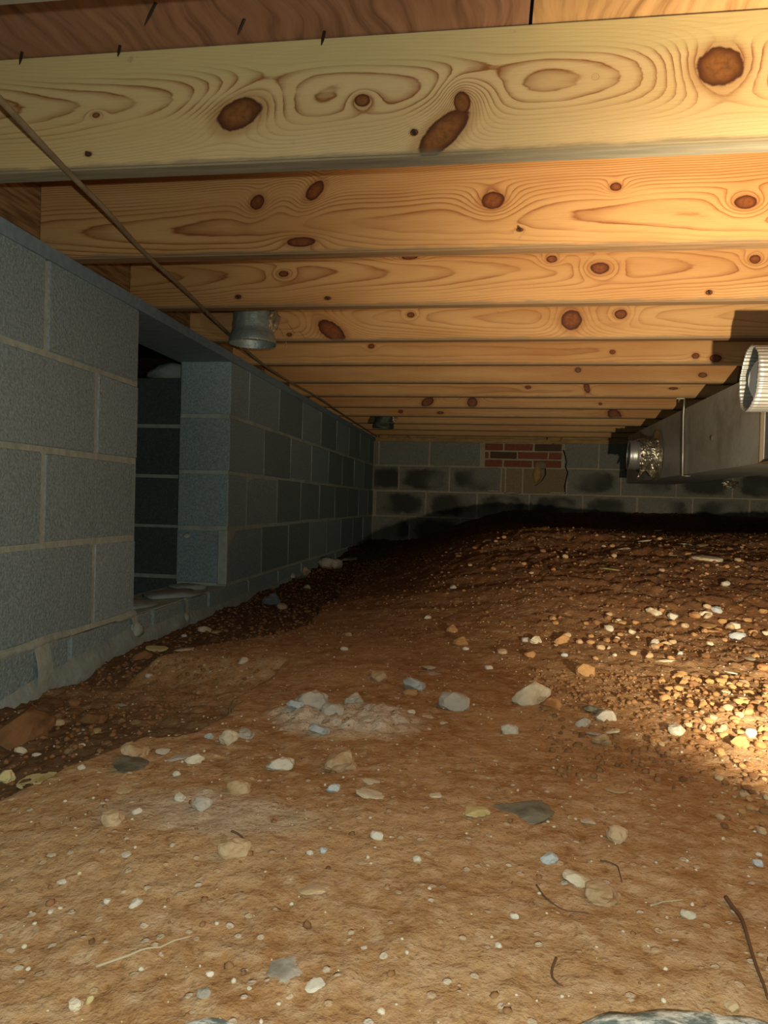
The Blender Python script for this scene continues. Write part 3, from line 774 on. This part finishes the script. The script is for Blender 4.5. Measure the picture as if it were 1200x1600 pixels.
# near collar with crimped end and damper blade
nc = collar_h(1.968, .338, .648, DX0+.015, .083, None, 44)
bm = bmesh.new(); bmesh.ops.create_cone(bm, cap_ends=True, segments=48, radius1=.079, radius2=.079, depth=.0012,
    matrix=Matrix.Translation((.73, 1.968, .338))@Matrix.Rotation(math.radians(62), 4, 'Z')@Matrix.Rotation(math.pi/2, 4, 'Y'))
o = dpart('damper_blade', bm, M_collar); o.parent = nc; o.matrix_parent_inverse = Matrix.Identity(4)
bm = bmesh.new(); bmesh.ops.create_cone(bm, cap_ends=True, segments=48, radius1=.081, radius2=.081, depth=.002,
    matrix=Matrix.Translation((DX0-.01, 1.968, .338))@Matrix.Rotation(math.pi/2, 4, 'Y'))
o = dpart('inner_liner', bm, M_bluegalv); o.parent = nc; o.matrix_parent_inverse = Matrix.Identity(4)
def crumple(name, pts_fn, nu, nv, mat, amp, seed, parent=None, flip=False):
    bm = bmesh.new(); G = []
    for i in range(nu+1):
        row = []
        for j in range(nv+1):
            p_, nrm = pts_fn(i/nu, j/nv)
            q_ = Vector((p_[0]*45, p_[1]*45, p_[2]*45+seed))
            h = abs(mnoise.noise(q_))+.5*abs(mnoise.noise(q_*2.3)); row.append(bm.verts.new(Vector(p_)+Vector(nrm)*amp*h*2))
        G.append(row)
    for i in range(nu):
        for j in range(nv): bm.faces.new((G[i][j], G[i][j+1], G[i+1][j+1], G[i+1][j]))
    return dpart(name, bm, mat, parent)
# foil below the near collar
def f1(u, v): return (DX0-.03-.05*u+.02*math.sin(v*9), 1.92+.16*v, .262-.05*u*(.6+.4*math.sin(v*14))), (-1, -.3, .2)
crumple('foil_tape', f1, 14, 20, M_foil, .009, 3)
# far collar, bead and torn foil wrap
fc_y, fc_z = 4.10, .288
fcol = collar_h(fc_y, fc_z, .745, DX0+.005, .079, None, 0)
def f2(u, v):
    a = v*2*math.pi; r_ = .083+.004*math.sin(u*9)+(.05*max(0, u-.82)/.18)
    x = .795+(DX0-.004-.795)*min(1, u/.85); return (x, fc_y+math.cos(a)*r_, fc_z+math.sin(a)*r_), (-.3*(u > .8), math.cos(a), math.sin(a))
crumple('foil_tape', f2, 22, 64, M_foil, .007, 8)
def f3(u, v):
    return (.80+.10*v-.02*u, fc_y-.06+.02*math.sin(v*7), fc_z-.08-.055*u*(.55+.45*math.sin(v*8+1))), (-.3, -1, 0)
crumple('foil_tape', f3, 14, 20, M_foil, .008, 12)
# hanger wire of the far stretch
a = atX(1055, 622, DX0-.012); b = atX(1058, 655, DX0-.012); c = atX(1053, 748, DX0-.012)
yh = YJ+6*BL+.019
bm = bmesh.new(); A = Vector((a.x, yh, ZJ-.001)); B_ = Vector((DX0-.012, yh+.01, .43)); C_ = Vector((DX0-.010, yh, DZ0-.006))
tube(bm, [A, A.lerp(B_, .5), B_, B_.lerp(C_, .3), B_.lerp(C_, .6), C_, C_+Vector((.02, 0, -.001)), C_+Vector((.035, 0, -.001))], .0045, 8)
hs = obj('hanger_strap', bm, M_strap, smooth=True); tag(hs, 'thin steel hanger rod holding up the far part of the duct', 'hanger')
bm = bmesh.new(); tube(bm, [A+Vector((0, 0, .0005)), A+Vector((-.02, 0, .0)), A+Vector((-.035, 0, -.001))], .004, 6)
o = obj('hook', bm, M_strap, hs)
# loose foil under the duct
p = atY(1140, 757, 4.9)
bm = bmesh.new(); bmesh.ops.create_icosphere(bm, subdivisions=3, radius=1)
for v in bm.verts: v.co = Vector((v.co.x*.055, v.co.y*.03, v.co.z*.028))*(1+.6*mnoise.noise(v.co*4))
fs = obj('foil_scrap', bm, M_foil, None, (p.x, YB-.02, atY(1140, 757, YB).z)); tag(fs, 'small shiny crumpled foil scrap stuck on the back wall below the duct', 'foil')
fs.location.x = atY(1140, 757, YB).x

# ------------------------------------------------------------ stones
def stone_mat(name, a, b, spots=None, rough=.9):
    s = NT(name, rough, spec=.2); p = s.coord(); gp = s.n('ShaderNodeNewGeometry').outputs['Position']
    n = s.noise(gp, 60, 4, .6); n2 = s.noise(gp, 18, 3)
    col = s.mix(n, a, b); col = s.mix(s.step(n2, .52, .68), col, spots or tuple(c*.65 for c in a))
    col = s.mix(s.M('MULTIPLY', s.rnd(), .25), col, tuple(c*.7 for c in b))
    s.bump(n, .6, .003); return s.out(col)
SM = {
 'grey': stone_mat('grey_stone', (.34, .30, .22), (.54, .50, .40)),
 'white': stone_mat('white_stone', (.46, .41, .30), (.70, .65, .52), (.42, .36, .24)),
 'cream': stone_mat('cream_stone', (.52, .44, .29), (.70, .62, .45), (.42, .30, .15)),
 'yellow': stone_mat('yellow_foam_crumb', (.55, .47, .20), (.70, .62, .32), (.40, .32, .12)),
 'tan': stone_mat('tan_stone', (.42, .29, .15), (.55, .40, .23), (.34, .20, .09)),
 'orange': stone_mat('orange_clod', (.38, .20, .075), (.50, .29, .12), (.30, .13, .045)),
 'clay': stone_mat('clay_lump', (.20, .095, .038), (.27, .135, .055)),
 'brown': stone_mat('brown_clod', (.22, .105, .04), (.32, .16, .07)),
 'slate': stone_mat('dark_slate', (.13, .12, .08), (.25, .22, .15)),
 'blue': stone_mat('bluish_stone', (.36, .39, .38), (.52, .55, .52), (.28, .28, .24)),
 'bluegrey': stone_mat('bluish_block_rubble', (.14, .16, .16), (.22, .25, .25)),
}
def stone_mesh(seed, sub=2, ang=.5):
    bm = bmesh.new(); bmesh.ops.create_icosphere(bm, subdivisions=sub, radius=1)
    rr = random.Random(seed)
    cuts = [(Vector((rr.gauss(0, 1), rr.gauss(0, 1), rr.gauss(0, 1))).normalized(), rr.uniform(.62, .9)) for _ in range(9)]
    for v in bm.verts:
        v.co *= 1+.28*mnoise.noise(v.co*1.4+Vector((seed*5.3, seed*2.1, 0)))
        for nrm, d in cuts:
            e = v.co.dot(nrm)-d
            if e > 0: v.co -= nrm*e
        v.co += v.co.normalized()*(.10*mnoise.noise(v.co*3+Vector((seed, 0, 0)))+.05*mnoise.noise(v.co*8+Vector((seed, 0, 0))))
    m = bpy.data.meshes.new('stone'); bm.to_mesh(m); bm.free(); m.materials.append(SM['tan'])
    for p_ in m.polygons: p_.use_smooth = sub < 2
    return m
HERO = [stone_mesh(i, 3, .9) for i in range(10)]
SMALL = [stone_mesh(50+i, 1, .8) for i in range(12)]
MIDM = [stone_mesh(80+i, 2, .8) for i in range(10)]
def gz(x, y): return float(terrain(np.array([x]), np.array([y]))[0])
def put_stone(px, py, wpx, hpx, col, label, name='stone', cat='stone', group=None, flat=None, mesh=None, sink=.3, yaw=None):
    g = ground_hit(px, py+hpx*.25)
    if not g: return
    x, y = g; sc = math.hypot(x, y)/FPX
    # apparent half height = foreshortened depth and height together
    E = math.atan2(-gz(x, y), y); hp = hpx*sc*.5*1.15; rx = wpx*sc*.5*1.12; ry = min(rx*.9, hp*.95/math.sin(E))
    rz = min(.72*rx, max(.30*rx, math.sqrt(max(.1*hp*hp, hp*hp-(ry*math.sin(E))**2))/math.cos(E)))
    if hpx < .52*wpx: ry = min(rx, hp/math.sin(E)); rz = .16*rx
    if 'flake' in label or ' flat' in label or 'shard' in label: ry = min(rx, hp/math.sin(E)); rz = .13*rx; sink = .42
    m = mesh or random.choice(HERO if wpx > 17 else MIDM)
    z = gz(x, y)+rz*(1-2*sink)
    o = inst(name, m, None, (x, y, z), SM[col], (random.uniform(-.15, .15), random.uniform(-.15, .15), (math.atan2(-x, y) if yaw is None else yaw)+random.uniform(-.2, .2)), (rx, ry, rz))
    tag(o, label, cat, group); return o
STONES = [
 (829, 1082, 54, 54, 'cream', 'largest pale grey rounded stone, alone right of the middle of the dirt'),
 (710, 1097, 46, 32, 'grey', 'flat angular grey chip left of the largest pale stone'),
 (648, 1070, 32, 22, 'blue', 'bluish grey stone right above the chalky patch'),
 (641, 1081, 20, 12, 'orange', 'small orange clod touching the bluish stone above the chalky patch'),
 (594, 1058, 26, 15, 'tan', 'tan wedge-shaped stone above the left of the chalky patch'),
 (671, 1041, 22, 11, 'white', 'flat whitish chip up behind the bluish grey stone'),
 (680, 1052, 18, 5, 'grey', 'thin grey sliver between the flat white chip and the bluish stone'),
 (438, 1194, 40, 25, 'white', 'pale rounded stone at the lower left of the chalky patch'),
 (521, 1230, 20, 18, 'blue', 'small bluish-white pebble below the cracked tan rock'),
 (580, 1216, 30, 20, 'cream', 'cream lump just above the long pale shard'),
 (584, 1236, 50, 20, 'cream', 'long pale curved shard below the chalky patch'),
 (680, 1240, 20, 17, 'cream', 'small cream pebble halfway between the long shard and yellow piece'),
 (745, 1263, 46, 18, 'yellow', 'pale yellow lumpy piece at the left tip of the dark slate'),
 (818, 1262, 96, 28, 'slate', 'long dark slate flake in the open dirt'),
 (796, 1140, 24, 18, 'white', 'white stone below the largest pale grey stone'),
 (694, 1127, 14, 12, 'white', 'small white pebble just below the flat angular grey chip'),
 (670, 1118, 18, 9, 'cream', 'cream chip at the right end of the chalky patch'),
 (642, 1112, 12, 12, 'white', 'white pebble inside the right end of the chalky patch'),
 (915, 1048, 28, 24, 'orange', 'rounded orange clod up right of the largest pale stone'),
 (861, 1099, 30, 28, 'orange', 'dull orange clod touching the right side of the largest stone'),
 (947, 1121, 30, 18, 'white', 'bright white angular stone in the small cluster left of the gravel'),
 (910, 1127, 22, 20, 'grey', 'grey stone at the left of the small cluster by the gravel'),
 (928, 1110, 24, 14, 'slate', 'dark grey stone at the top of the small cluster by the gravel'),
 (927, 1144, 20, 10, 'blue', 'light blue flat chip in the small cluster by the gravel'),
 (941, 1157, 28, 18, 'tan', 'tan rounded stone at the foot of the small cluster'),
 (955, 1141, 24, 8, 'cream', 'thin cream chip right of the light blue chip'),
 (1056, 1141, 26, 18, 'white', 'brightest white star-shaped stone in the golden gravel'),
 (1024, 1157, 18, 18, 'orange', 'golden clod left below the brightest white stone'),
 (1156, 1162, 24, 24, 'orange', 'golden clod at the lower right of the gravel heap'),
 (1124, 1176, 16, 14, 'orange', 'small golden round clod, left of a pair below the gravel heap'),
 (1172, 1147, 18, 12, 'white', 'bright chip at the right of the gravel heap'),
 (921, 1279, 24, 17, 'white', 'white oval pebble right of the dark slate flake'),
 (963, 1228, 28, 20, 'tan', 'dull tan lump in the dirt right of the dark slate flake'),
 (965, 1305, 34, 26, 'tan', 'buried tan round stone below the white oval pebble'),
 (589, 1307, 20, 17, 'white', 'pale oval pebble in the lower middle dirt'),
 (652, 1341, 14, 13, 'white', 'small bright pebble right below the pale oval one'),
 (484, 1331, 11, 11, 'white', 'bright bead-like pebble, left of a pair in the lower dirt'),
 (505, 1329, 13, 12, 'blue', 'bluish bead-like pebble, right of a pair in the lower dirt'),
 (858, 1341, 24, 17, 'blue', 'bluish pebble above the long lumpy cream stone'),
 (902, 1371, 42, 22, 'cream', 'long lumpy cream stone in the lower right dirt'),
 (940, 1393, 56, 34, 'tan', 'half-buried tan stone just right of the lumpy cream stone'),
 (1075, 1427, 20, 13, 'white', 'smooth white oval pebble left of the long root'),
 (803, 1427, 13, 16, 'white', 'bright white pebble left of the thin curved root'),
 (779, 1473, 12, 15, 'white', 'lone bright white pebble in the lower middle foreground'),
 (569, 1477, 10, 10, 'white', 'tiny bright pebble right of the flat tan flake'),
 (445, 1508, 64, 44, 'grey', 'flat triangular grey-tan flake in the foreground'),
 (492, 1535, 28, 28, 'white', 'crumbly whitish stone right of the flat triangular flake'),
 (596, 1574, 12, 18, 'cream', 'slim cream pebble near the bottom middle'),
 (1145, 1572, 22, 14, 'tan', 'tan lump at the bottom near the root tip'),
 (175, 1277, 36, 32, 'tan', 'tan angular stone in the lower left dirt'),
 (213, 1269, 14, 12, 'white', 'small white pebble right of the tan angular stone'),
 (194, 1231, 24, 12, 'tan', 'small tan sliver above the tan angular stone'),
 (212, 1172, 36, 28, 'tan', 'broad tan stone lodged at the trench edge'),
 (209, 1192, 54, 18, 'slate', 'dark grey flake at the foot of the trench edge stone'),
 (372, 1227, 34, 30, 'tan', 'orange-tan rounded stone left of the chalky patch'),
 (316, 1257, 34, 20, 'grey', 'grey rubble piece left below the orange-tan stone'),
 (281, 1246, 18, 14, 'white', 'white crumb beside the grey rubble piece'),
 (304, 1186, 26, 17, 'cream', 'cream stone right of the trench edge stone'),
 (256, 1173, 20, 12, 'white', 'white chip just right of the dark grey flake'),
 (276, 1181, 30, 12, 'grey', 'long grey chip between the white chip and cream stone'),
 (358, 1154, 32, 22, 'cream', 'cream-grey stone, middle of three left of the chalky patch'),
 (384, 1147, 26, 18, 'grey', 'grey stone, right of three left of the chalky patch'),
 (326, 1148, 14, 14, 'blue', 'small bluish stone, left of three left of the chalky patch'),
 (276, 1208, 12, 9, 'white', 'small white pebble under the cream stone by the trench edge'),
 (127, 1201, 11, 9, 'white', 'single white pebble on the crack edge at the left'),
 (33, 1173, 17, 13, 'cream', 'cream chip in the damp trench at the left'),
 (58, 1178, 13, 7, 'white', 'white sliver in the damp trench beside the cream chip'),
 (91, 1131, 16, 12, 'tan', 'tan pebble in the damp trench below the big orange clod'),
 (116, 1103, 16, 13, 'brown', 'small brown knob above the tan pebble in the trench'),
 (155, 1143, 20, 9, 'yellow', 'thin yellowish flake at the foot of the orange trench clod'),
 (62, 1216, 52, 30, 'yellow', 'ragged yellow foam flake lying across the crack at the left'),
 (9, 1218, 24, 24, 'yellow', 'yellow foam bit at the very left edge of the photo'),
 (127, 1165, 10, 8, 'white', 'white dot-like pebble low in the trench'),
 (148, 1123, 32, 32, 'clay', 'orange clod standing in the middle of the trench'),
 (36, 1140, 76, 56, 'clay', 'biggest orange clod, against the wall foot at the left edge'),
 (190, 1102, 18, 8, 'grey', 'grey flake on the trench floor'),
 (232, 1058, 12, 8, 'white', 'white curl-like chip on the slope by the trench'),
 (288, 1014, 26, 9, 'cream', 'flat cream flake on the upper crack edge'),
 (246, 1013, 28, 14, 'yellow', 'ochre lump among the rubble below the opening'),
 (222, 1026, 26, 18, 'brown', 'brown clod beside the ochre lump below the opening'),
 (287, 996, 8, 6, 'white', 'bright white crumb below the opening'),
 (320, 984, 20, 12, 'cream', 'cream rubble bit at the wall foot below the jamb'),
 (340, 988, 20, 10, 'tan', 'tan rubble bit right of the cream one below the jamb'),
 (380, 1034, 17, 11, 'cream', 'cream pebble on the smooth slope below the wall'),
 (425, 936, 28, 32, 'bluegrey', 'dark bluish rock standing at the foot of the far left wall'),
 (441, 948, 16, 16, 'tan', 'tan stone leaning on the dark bluish rock'),
 (472, 896, 24, 18, 'tan', 'tan mortar lump on the ledge end at the left wall'),
 (480, 917, 12, 12, 'cream', 'cream pebble under the mortar lump at the left wall'),
 (516, 882, 34, 18, 'grey', 'pale grey rubble piece by the far left wall'),
 (545, 874, 26, 12, 'grey', 'second grey rubble piece, just right of the pale one'),
 (610, 822, 52, 30, 'brown', 'triangular brown slab leaning in the far corner'),
 (652, 825, 22, 9, 'cream', 'pale flat stone right of the triangular brown slab'),
 (534, 1190, 52, 42, 'tan', 'cracked tan rock at the lower edge of the chalky patch'),
 (487, 1098, 46, 34, 'grey', 'grey rubble chunk at the upper left of the chalky patch'),
 (462, 1110, 24, 18, 'blue', 'greenish-blue crumb at the far left of the chalky patch'),
 (520, 1112, 34, 22, 'grey', 'grey crumb beside the upper left rubble chunk'),
 (553, 1096, 30, 20, 'grey', 'grey lump in the middle top of the chalky patch'),
 (500, 1141, 30, 18, 'blue', 'bluish crumb near the lower left of the chalky patch'),
 (595, 1118, 26, 12, 'white', 'white bar-like crumb in the middle of the chalky patch'),
 (576, 1127, 24, 12, 'white', 'whitish crumb just left of the bar-like crumb'),
 (1147, 980, 17, 22, 'cream', 'cream top piece of the two-tone upright stone at the right'),
 (1152, 993, 20, 22, 'blue', 'bluish lower piece of the two-tone upright stone at the right'),
 (837, 1001, 18, 13, 'cream', 'short cream cylinder-like stone above the largest pale stone'),
 (821, 998, 14, 12, 'grey', 'grey pebble touching the cylinder-like cream stone'),
 (877, 999, 22, 20, 'orange', 'orange round clod right of the cylinder-like cream stone'),
 (828, 1022, 16, 12, 'orange', 'orange pebble below the cylinder-like cream stone'),
 (785, 1017, 16, 12, 'tan', 'tan pebble with dark side left of the cylinder-like stone'),
 (763, 1043, 12, 9, 'white', 'white pebble above left of the largest pale stone'),
 (1104, 872, 38, 11, 'cream', 'flat cream slab high in the far red dirt'),
 (1071, 850, 22, 11, 'white', 'whitish stone above the flat cream slab'),
 (1052, 867, 12, 9, 'white', 'small white stone left of the flat cream slab'),
 (1097, 855, 16, 8, 'tan', 'tan stone right of the whitish far stone'),
 (1128, 887, 12, 9, 'orange', 'orange stone right below the flat cream slab'),
 (1006, 848, 20, 5, 'cream', 'thin pale sliver far back left of the whitish stone'),
 (975, 857, 22, 6, 'cream', 'slanting pale sliver far back, left of the other sliver'),
 (1026, 829, 12, 6, 'cream', 'topmost pale stone near the back wall'),
 (945, 870, 16, 6, 'cream', 'low cream flake left in the far red dirt'),
 (953, 891, 28, 8, 'yellow', 'long ochre flake below the low cream flake'),
 (1133, 917, 11, 10, 'grey', 'grey pebble alone in the dark dip at the right'),
 (1051, 967, 15, 12, 'white', 'white round pebble, left in the row across the right'),
 (1022, 959, 20, 13, 'cream', 'cream pebble in the middle of the row across the right'),
 (1103, 962, 18, 12, 'cream', 'cream pebble at the right of the row across the right'),
 (1119, 955, 16, 10, 'blue', 'bluish pebble at the right end of the row'),
 (1085, 967, 16, 10, 'orange', 'orange pebble between the white and cream row pebbles'),
 (952, 985, 14, 10, 'white', 'white angular pebble left of the row'),
 (965, 973, 10, 7, 'white', 'small white pebble above the white angular one'),
 (975, 984, 26, 9, 'orange', 'flat orange slab right of the white angular pebble'),
 (1022, 1005, 16, 14, 'white', 'white twin-lobed pebble below the row'),
 (1038, 1005, 18, 10, 'tan', 'tan pebble touching the twin-lobed white one'),
 (1106, 981, 26, 8, 'orange', 'long orange pebble left of the two-tone upright stone'),
 (1110, 988, 30, 10, 'orange', 'orange slab below the long orange pebble'),
 (882, 1023, 10, 9, 'blue', 'small bluish pebble above the rounded orange clod'),
 (1062, 1025, 10, 10, 'blue', 'bluish round pebble at the top of the gravel heap'),
 (1038, 1033, 28, 8, 'cream', 'long cream flake at the top of the gravel heap'),
 (1171, 1030, 20, 7, 'cream', 'bright cream flake at the upper right of the gravel'),
 (1143, 1051, 20, 9, 'cream', 'cream pebble below left of the bright flake'),
 (1070, 1063, 10, 9, 'white', 'bright bead in the dark strip of the gravel'),
 (1085, 1060, 15, 13, 'orange', 'orange pebble right of the bright bead'),
 (668, 965, 12, 7, 'white', 'white speck-like pebble in the far middle dirt'),
 (706, 984, 18, 14, 'orange', 'dull orange clod in the middle dirt, upper of two'),
 (720, 1003, 24, 16, 'orange', 'dull orange clod in the middle dirt, lower of two'),
 (790, 985, 12, 7, 'white', 'tiny flat white chip in the middle dirt'),
 (543, 990, 12, 10, 'tan', 'tan pebble on the slope below the far wall'),
 (538, 1014, 12, 8, 'white', 'white split pebble on the slope'),
 (728, 1012, 10, 7, 'white', 'little white ring-like pebble'),
 (708, 916, 11, 10, 'grey', 'grey pebble far back in the middle'),
 (97, 1378, 13, 8, 'white', 'white pebble in the left foreground'),
 (167, 1405, 12, 12, 'white', 'pale pebble, left one of a pair in the left foreground'),
 (212, 1407, 18, 18, 'white', 'pale crumb, right one of a pair in the left foreground'),
 (79, 1425, 9, 6, 'white', 'tiny pale pebble at the far left foreground'),
 (197, 1335, 16, 8, 'white', 'white flake in the left dirt'),
 (82, 1332, 16, 10, 'cream', 'cream flake in the left dirt'),
 (328, 1520, 12, 12, 'white', 'white pebble at the lower left above the grey cloth'),
 (318, 1554, 20, 16, 'grey', 'grey chip just above the left grey cloth'),
 (118, 1568, 22, 16, 'cream', 'cream chip at the bottom left corner area'),
 (140, 1562, 14, 14, 'yellow', 'yellowish pebble right of the cream bottom chip'),
 (366, 1325, 46, 34, 'tan', 'half-buried tan stone with a dark crack in the left dirt'),
 (490, 1385, 44, 20, 'tan', 'half-buried tan stone with a curved dark edge'),
 (1185, 1350, 14, 12, 'blue', 'bluish pebble at the right edge'),
 (1186, 1333, 8, 8, 'white', 'tiny white pebble at the right edge'),
 (390, 1543, 8, 8, 'white', 'tiny pale pebble at the bottom left of the flake'),
]
for t in STONES: put_stone(*t)
nind = len(STONES)
# golden gravel heap and the pebble rows: countable pieces, alike within each zone
ZONES = [
 ((985, 1200), (1052, 1165), 125, (7, 15), ('orange', 'orange', 'orange', 'clay', 'tan'), 'small golden clod in the bright gravel heap at the right edge', 'golden gravel heap'),
 ((860, 1200), (955, 1030), 60, (6, 13), ('orange', 'orange', 'tan', 'cream', 'brown'), 'small orange or tan pebble in the scattered row above the gravel heap', 'scattered row pebbles'),
 ((1085, 1200), (1190, 1300), 36, (7, 14), ('orange', 'clay', 'tan', 'orange'), 'dusty orange clod at the right edge below the gravel heap', 'lower right clods'),
 ((700, 1190), (838, 900), 50, (4, 9), ('brown', 'brown', 'orange', 'tan'), 'small reddish clod on the far rise before the back wall', 'far red clods'),
]
for (xa, xb), (ya, yb), n, (sa, sb_), cols, lab, grp in ZONES:
    rr = random.Random(n)
    for i in range(n):
        u = rr.random()
        px = xa+(xb-xa)*(1-u*u*.8 if 'heap' in grp or 'lower' in grp else u); py = rr.uniform(ya, yb); w_ = rr.uniform(sa, sb_)
        put_stone(px, py, w_, w_*rr.uniform(.6, .9), rr.choice(cols), lab, 'pebble', 'pebble', grp, mesh=rr.choice(MIDM), sink=.2)
# grit: far too many to count, joined
def grit(name, regions, mat, label, seed, parent=None):
    rr = np.random.RandomState(seed); base = []
    for m in SMALL[:8]:
        v = np.array([q.co[:] for q in m.vertices]); f = np.array([q.vertices[:] for q in m.polygons]); base.append((v, f))
    VV, FF = [], []; off = 0
    for (x0, x1, y0, y1, n, s0, s1, fn) in regions:
        x = rr.uniform(x0, x1, n); y = rr.uniform(y0, y1, n); z = terrain(x, y); s_ = s0+(s1-s0)*rr.rand(n)**2.2
        for i in range(n):
            if fn and not fn(x[i], y[i], rr): continue
            v, f = base[rr.randint(len(base))]; a = rr.uniform(0, 6.28); c_, s2 = math.cos(a), math.sin(a)
            q_ = v*np.array([1, rr.uniform(.6, 1), rr.uniform(.4, .8)])*s_[i]
            q2 = np.stack([q_[:, 0]*c_-q_[:, 1]*s2+x[i], q_[:, 0]*s2+q_[:, 1]*c_+y[i], q_[:, 2]+z[i]+s_[i]*.15], -1)
            VV.append(q2); FF.append(f+off); off += len(v)
    V_ = np.concatenate(VV); F_ = np.concatenate(FF); m = bpy.data.meshes.new(name)
    m.vertices.add(len(V_)); m.vertices.foreach_set('co', V_.ravel()); m.loops.add(F_.size); m.loops.foreach_set('vertex_index', F_.ravel().astype(np.int32))
    m.polygons.add(len(F_)); m.polygons.foreach_set('loop_start', np.arange(0, F_.size, 3, dtype=np.int32)); m.polygons.foreach_set('use_smooth', np.ones(len(F_), bool)); m.update(calc_edges=True)
    o = obj(name, m, mat); tag(o, label, 'grit', kind='stuff'); return o
def inside(x, y, rr): return x > WX+.03
def dense(x, y, rr): return rr.rand() < (.15+.85*float(ss(.1, .9, (x-.05)*1.3+(y-1.2)*.4)))
grit('clay_grit', [(-.9, 1.2, .4, 2.0, 4500, .0015, .006, dense), (-.7, 2.6, 1.8, 4.2, 6500, .002, .009, None), (.1, .8, 1.0, 1.6, 1800, .002, .009, None)][:3],
     stone_mat('clay_crumb', (.20, .095, .038), (.33, .18, .075)), 'loose orange clay crumbs strewn over the dirt', 3)
grit('pale_grit', [(-.9, 1.0, .4, 2.0, 1900, .0008, .0034, None), (-.9, 2.4, 1.9, 4.2, 350, .0015, .004, None)],
     SM['cream'], 'fine pale grit sprinkled over the dirt', 5)
grit('dark_grit', [(-.90, -.55, .7, 1.6, 900, .002, .008, None), (-.90, -.5, 1.5, 4.2, 1500, .003, .010, None)],
     SM['brown'], 'dark damp crumbs in the trench along the left wall', 9)

# ------------------------------------------------------------ roots and straws
M_root = NT('brown_root', .8).out((.13, .065, .03)); M_straw = NT('pale_straw', .8).out((.42, .34, .2))
def root_on_ground(pts_px, r, mat, label, name='root', cat='root', lift=.6):
    P = []
    for px, py in pts_px:
        g = ground_hit(px, py); P.append(Vector((g[0], g[1], gz(*g)+r*lift)))
    Q_ = cat_(P); bm = bmesh.new(); tube(bm, Q_, r, 8, True, lambda t: r*(1-.5*t))
    o = obj(name, bm, mat, smooth=True); tag(o, label, cat); return o
def cat_(P): 
    out = cat(P, 5)
    for p_ in out: p_.z = max(p_.z, gz(p_.x, p_.y)+.0008)
    return out
root_on_ground([(1134, 1406), (1145, 1420), (1157, 1436), (1165, 1462), (1174, 1490), (1184, 1520), (1193, 1545), (1200, 1565)], .0020, M_root, 'long dark brown root curving down at the lower right', lift=1.5)
root_on_ground([(869, 1496), (863, 1512), (863, 1525), (871, 1536), (879, 1541)], .0012, M_root, 'short hooked root in the lower right dirt', lift=1.2)
root_on_ground([(838, 1384), (852, 1402), (868, 1415), (890, 1424), (920, 1428)], .0009, M_root, 'thin dark root curving below the lumpy cream stone')
root_on_ground([(938, 1345), (962, 1352), (968, 1365), (972, 1380)], .0009, M_root, 'short thin root above the half-buried tan stone')
root_on_ground([(150, 1510), (200, 1497), (250, 1482), (300, 1464)], .0012, M_straw, 'long pale straw lying in the lower left dirt', 'straw', 'straw')
root_on_ground([(1016, 1417), (1040, 1410), (1068, 1408)], .0010, M_straw, 'short pale straw left of the smooth white oval pebble', 'straw', 'straw')
root_on_ground([(362, 1302), (376, 1308), (388, 1322)], .0014, M_root, 'small dark root over the half-buried stone at the left')

# ------------------------------------------------------------ pale mottled cloth folds at the very bottom
s = NT('mottled_grey_cloth', .8); p_ = s.coord(); n_ = s.noise(p_, 60, 4, .7); n2_ = s.noise(p_, 160, 3)
M_cloth = s.out(s.mix(s.step(n_, .4, .62), (.16, .20, .18), (.80, .84, .76))); s.bump(n_, .5, .004)
def fold(px0, px1, pytop, label, seed):
    gl = atZ(px0, 1600, -.335); gr = atZ(px1, 1600, -.335); tp = atZ((px0+px1)/2, pytop, -.335)
    cx = (gl.x+gr.x)/2; hw = (gr.x-gl.x)/2; bm = bmesh.new(); nu, nv = 48, 14; G = []
    ylow = gl.y-.13; d = tp.y-min(gl.y, gr.y)
    for i in range(nu+1):
        u = -1+2*i/nu; row = []
        yb_ = gl.y+(gr.y-gl.y)*(u+1)/2+d*math.sqrt(max(0, 1-abs(u)**2.4))
        for j in range(nv+1):
            v = j/nv; y_ = ylow+(yb_-ylow)*v
            h = math.sqrt(max(0, 1-(2*v-1)**4))*.05*max(.15, math.sqrt(max(0, 1-u*u)))
            x_ = cx+hw*u*1.02; row.append(bm.verts.new((x_, y_, -.372+h+.004*mnoise.noise(Vector((x_*40, y_*40, seed))))))
        G.append(row)
    for i in range(nu):
        for j in range(nv): bm.faces.new((G[i][j], G[i+1][j], G[i+1][j+1], G[i][j+1]))
    o = obj('cloth_fold', bm, M_cloth, smooth=True); tag(o, label, 'cloth'); return o
fold(228, 430, 1577, 'smaller mottled grey cloth fold at the bottom edge, left', 1)
fold(790, 1330, 1584, 'wide mottled grey cloth fold at the bottom edge, right', 2)
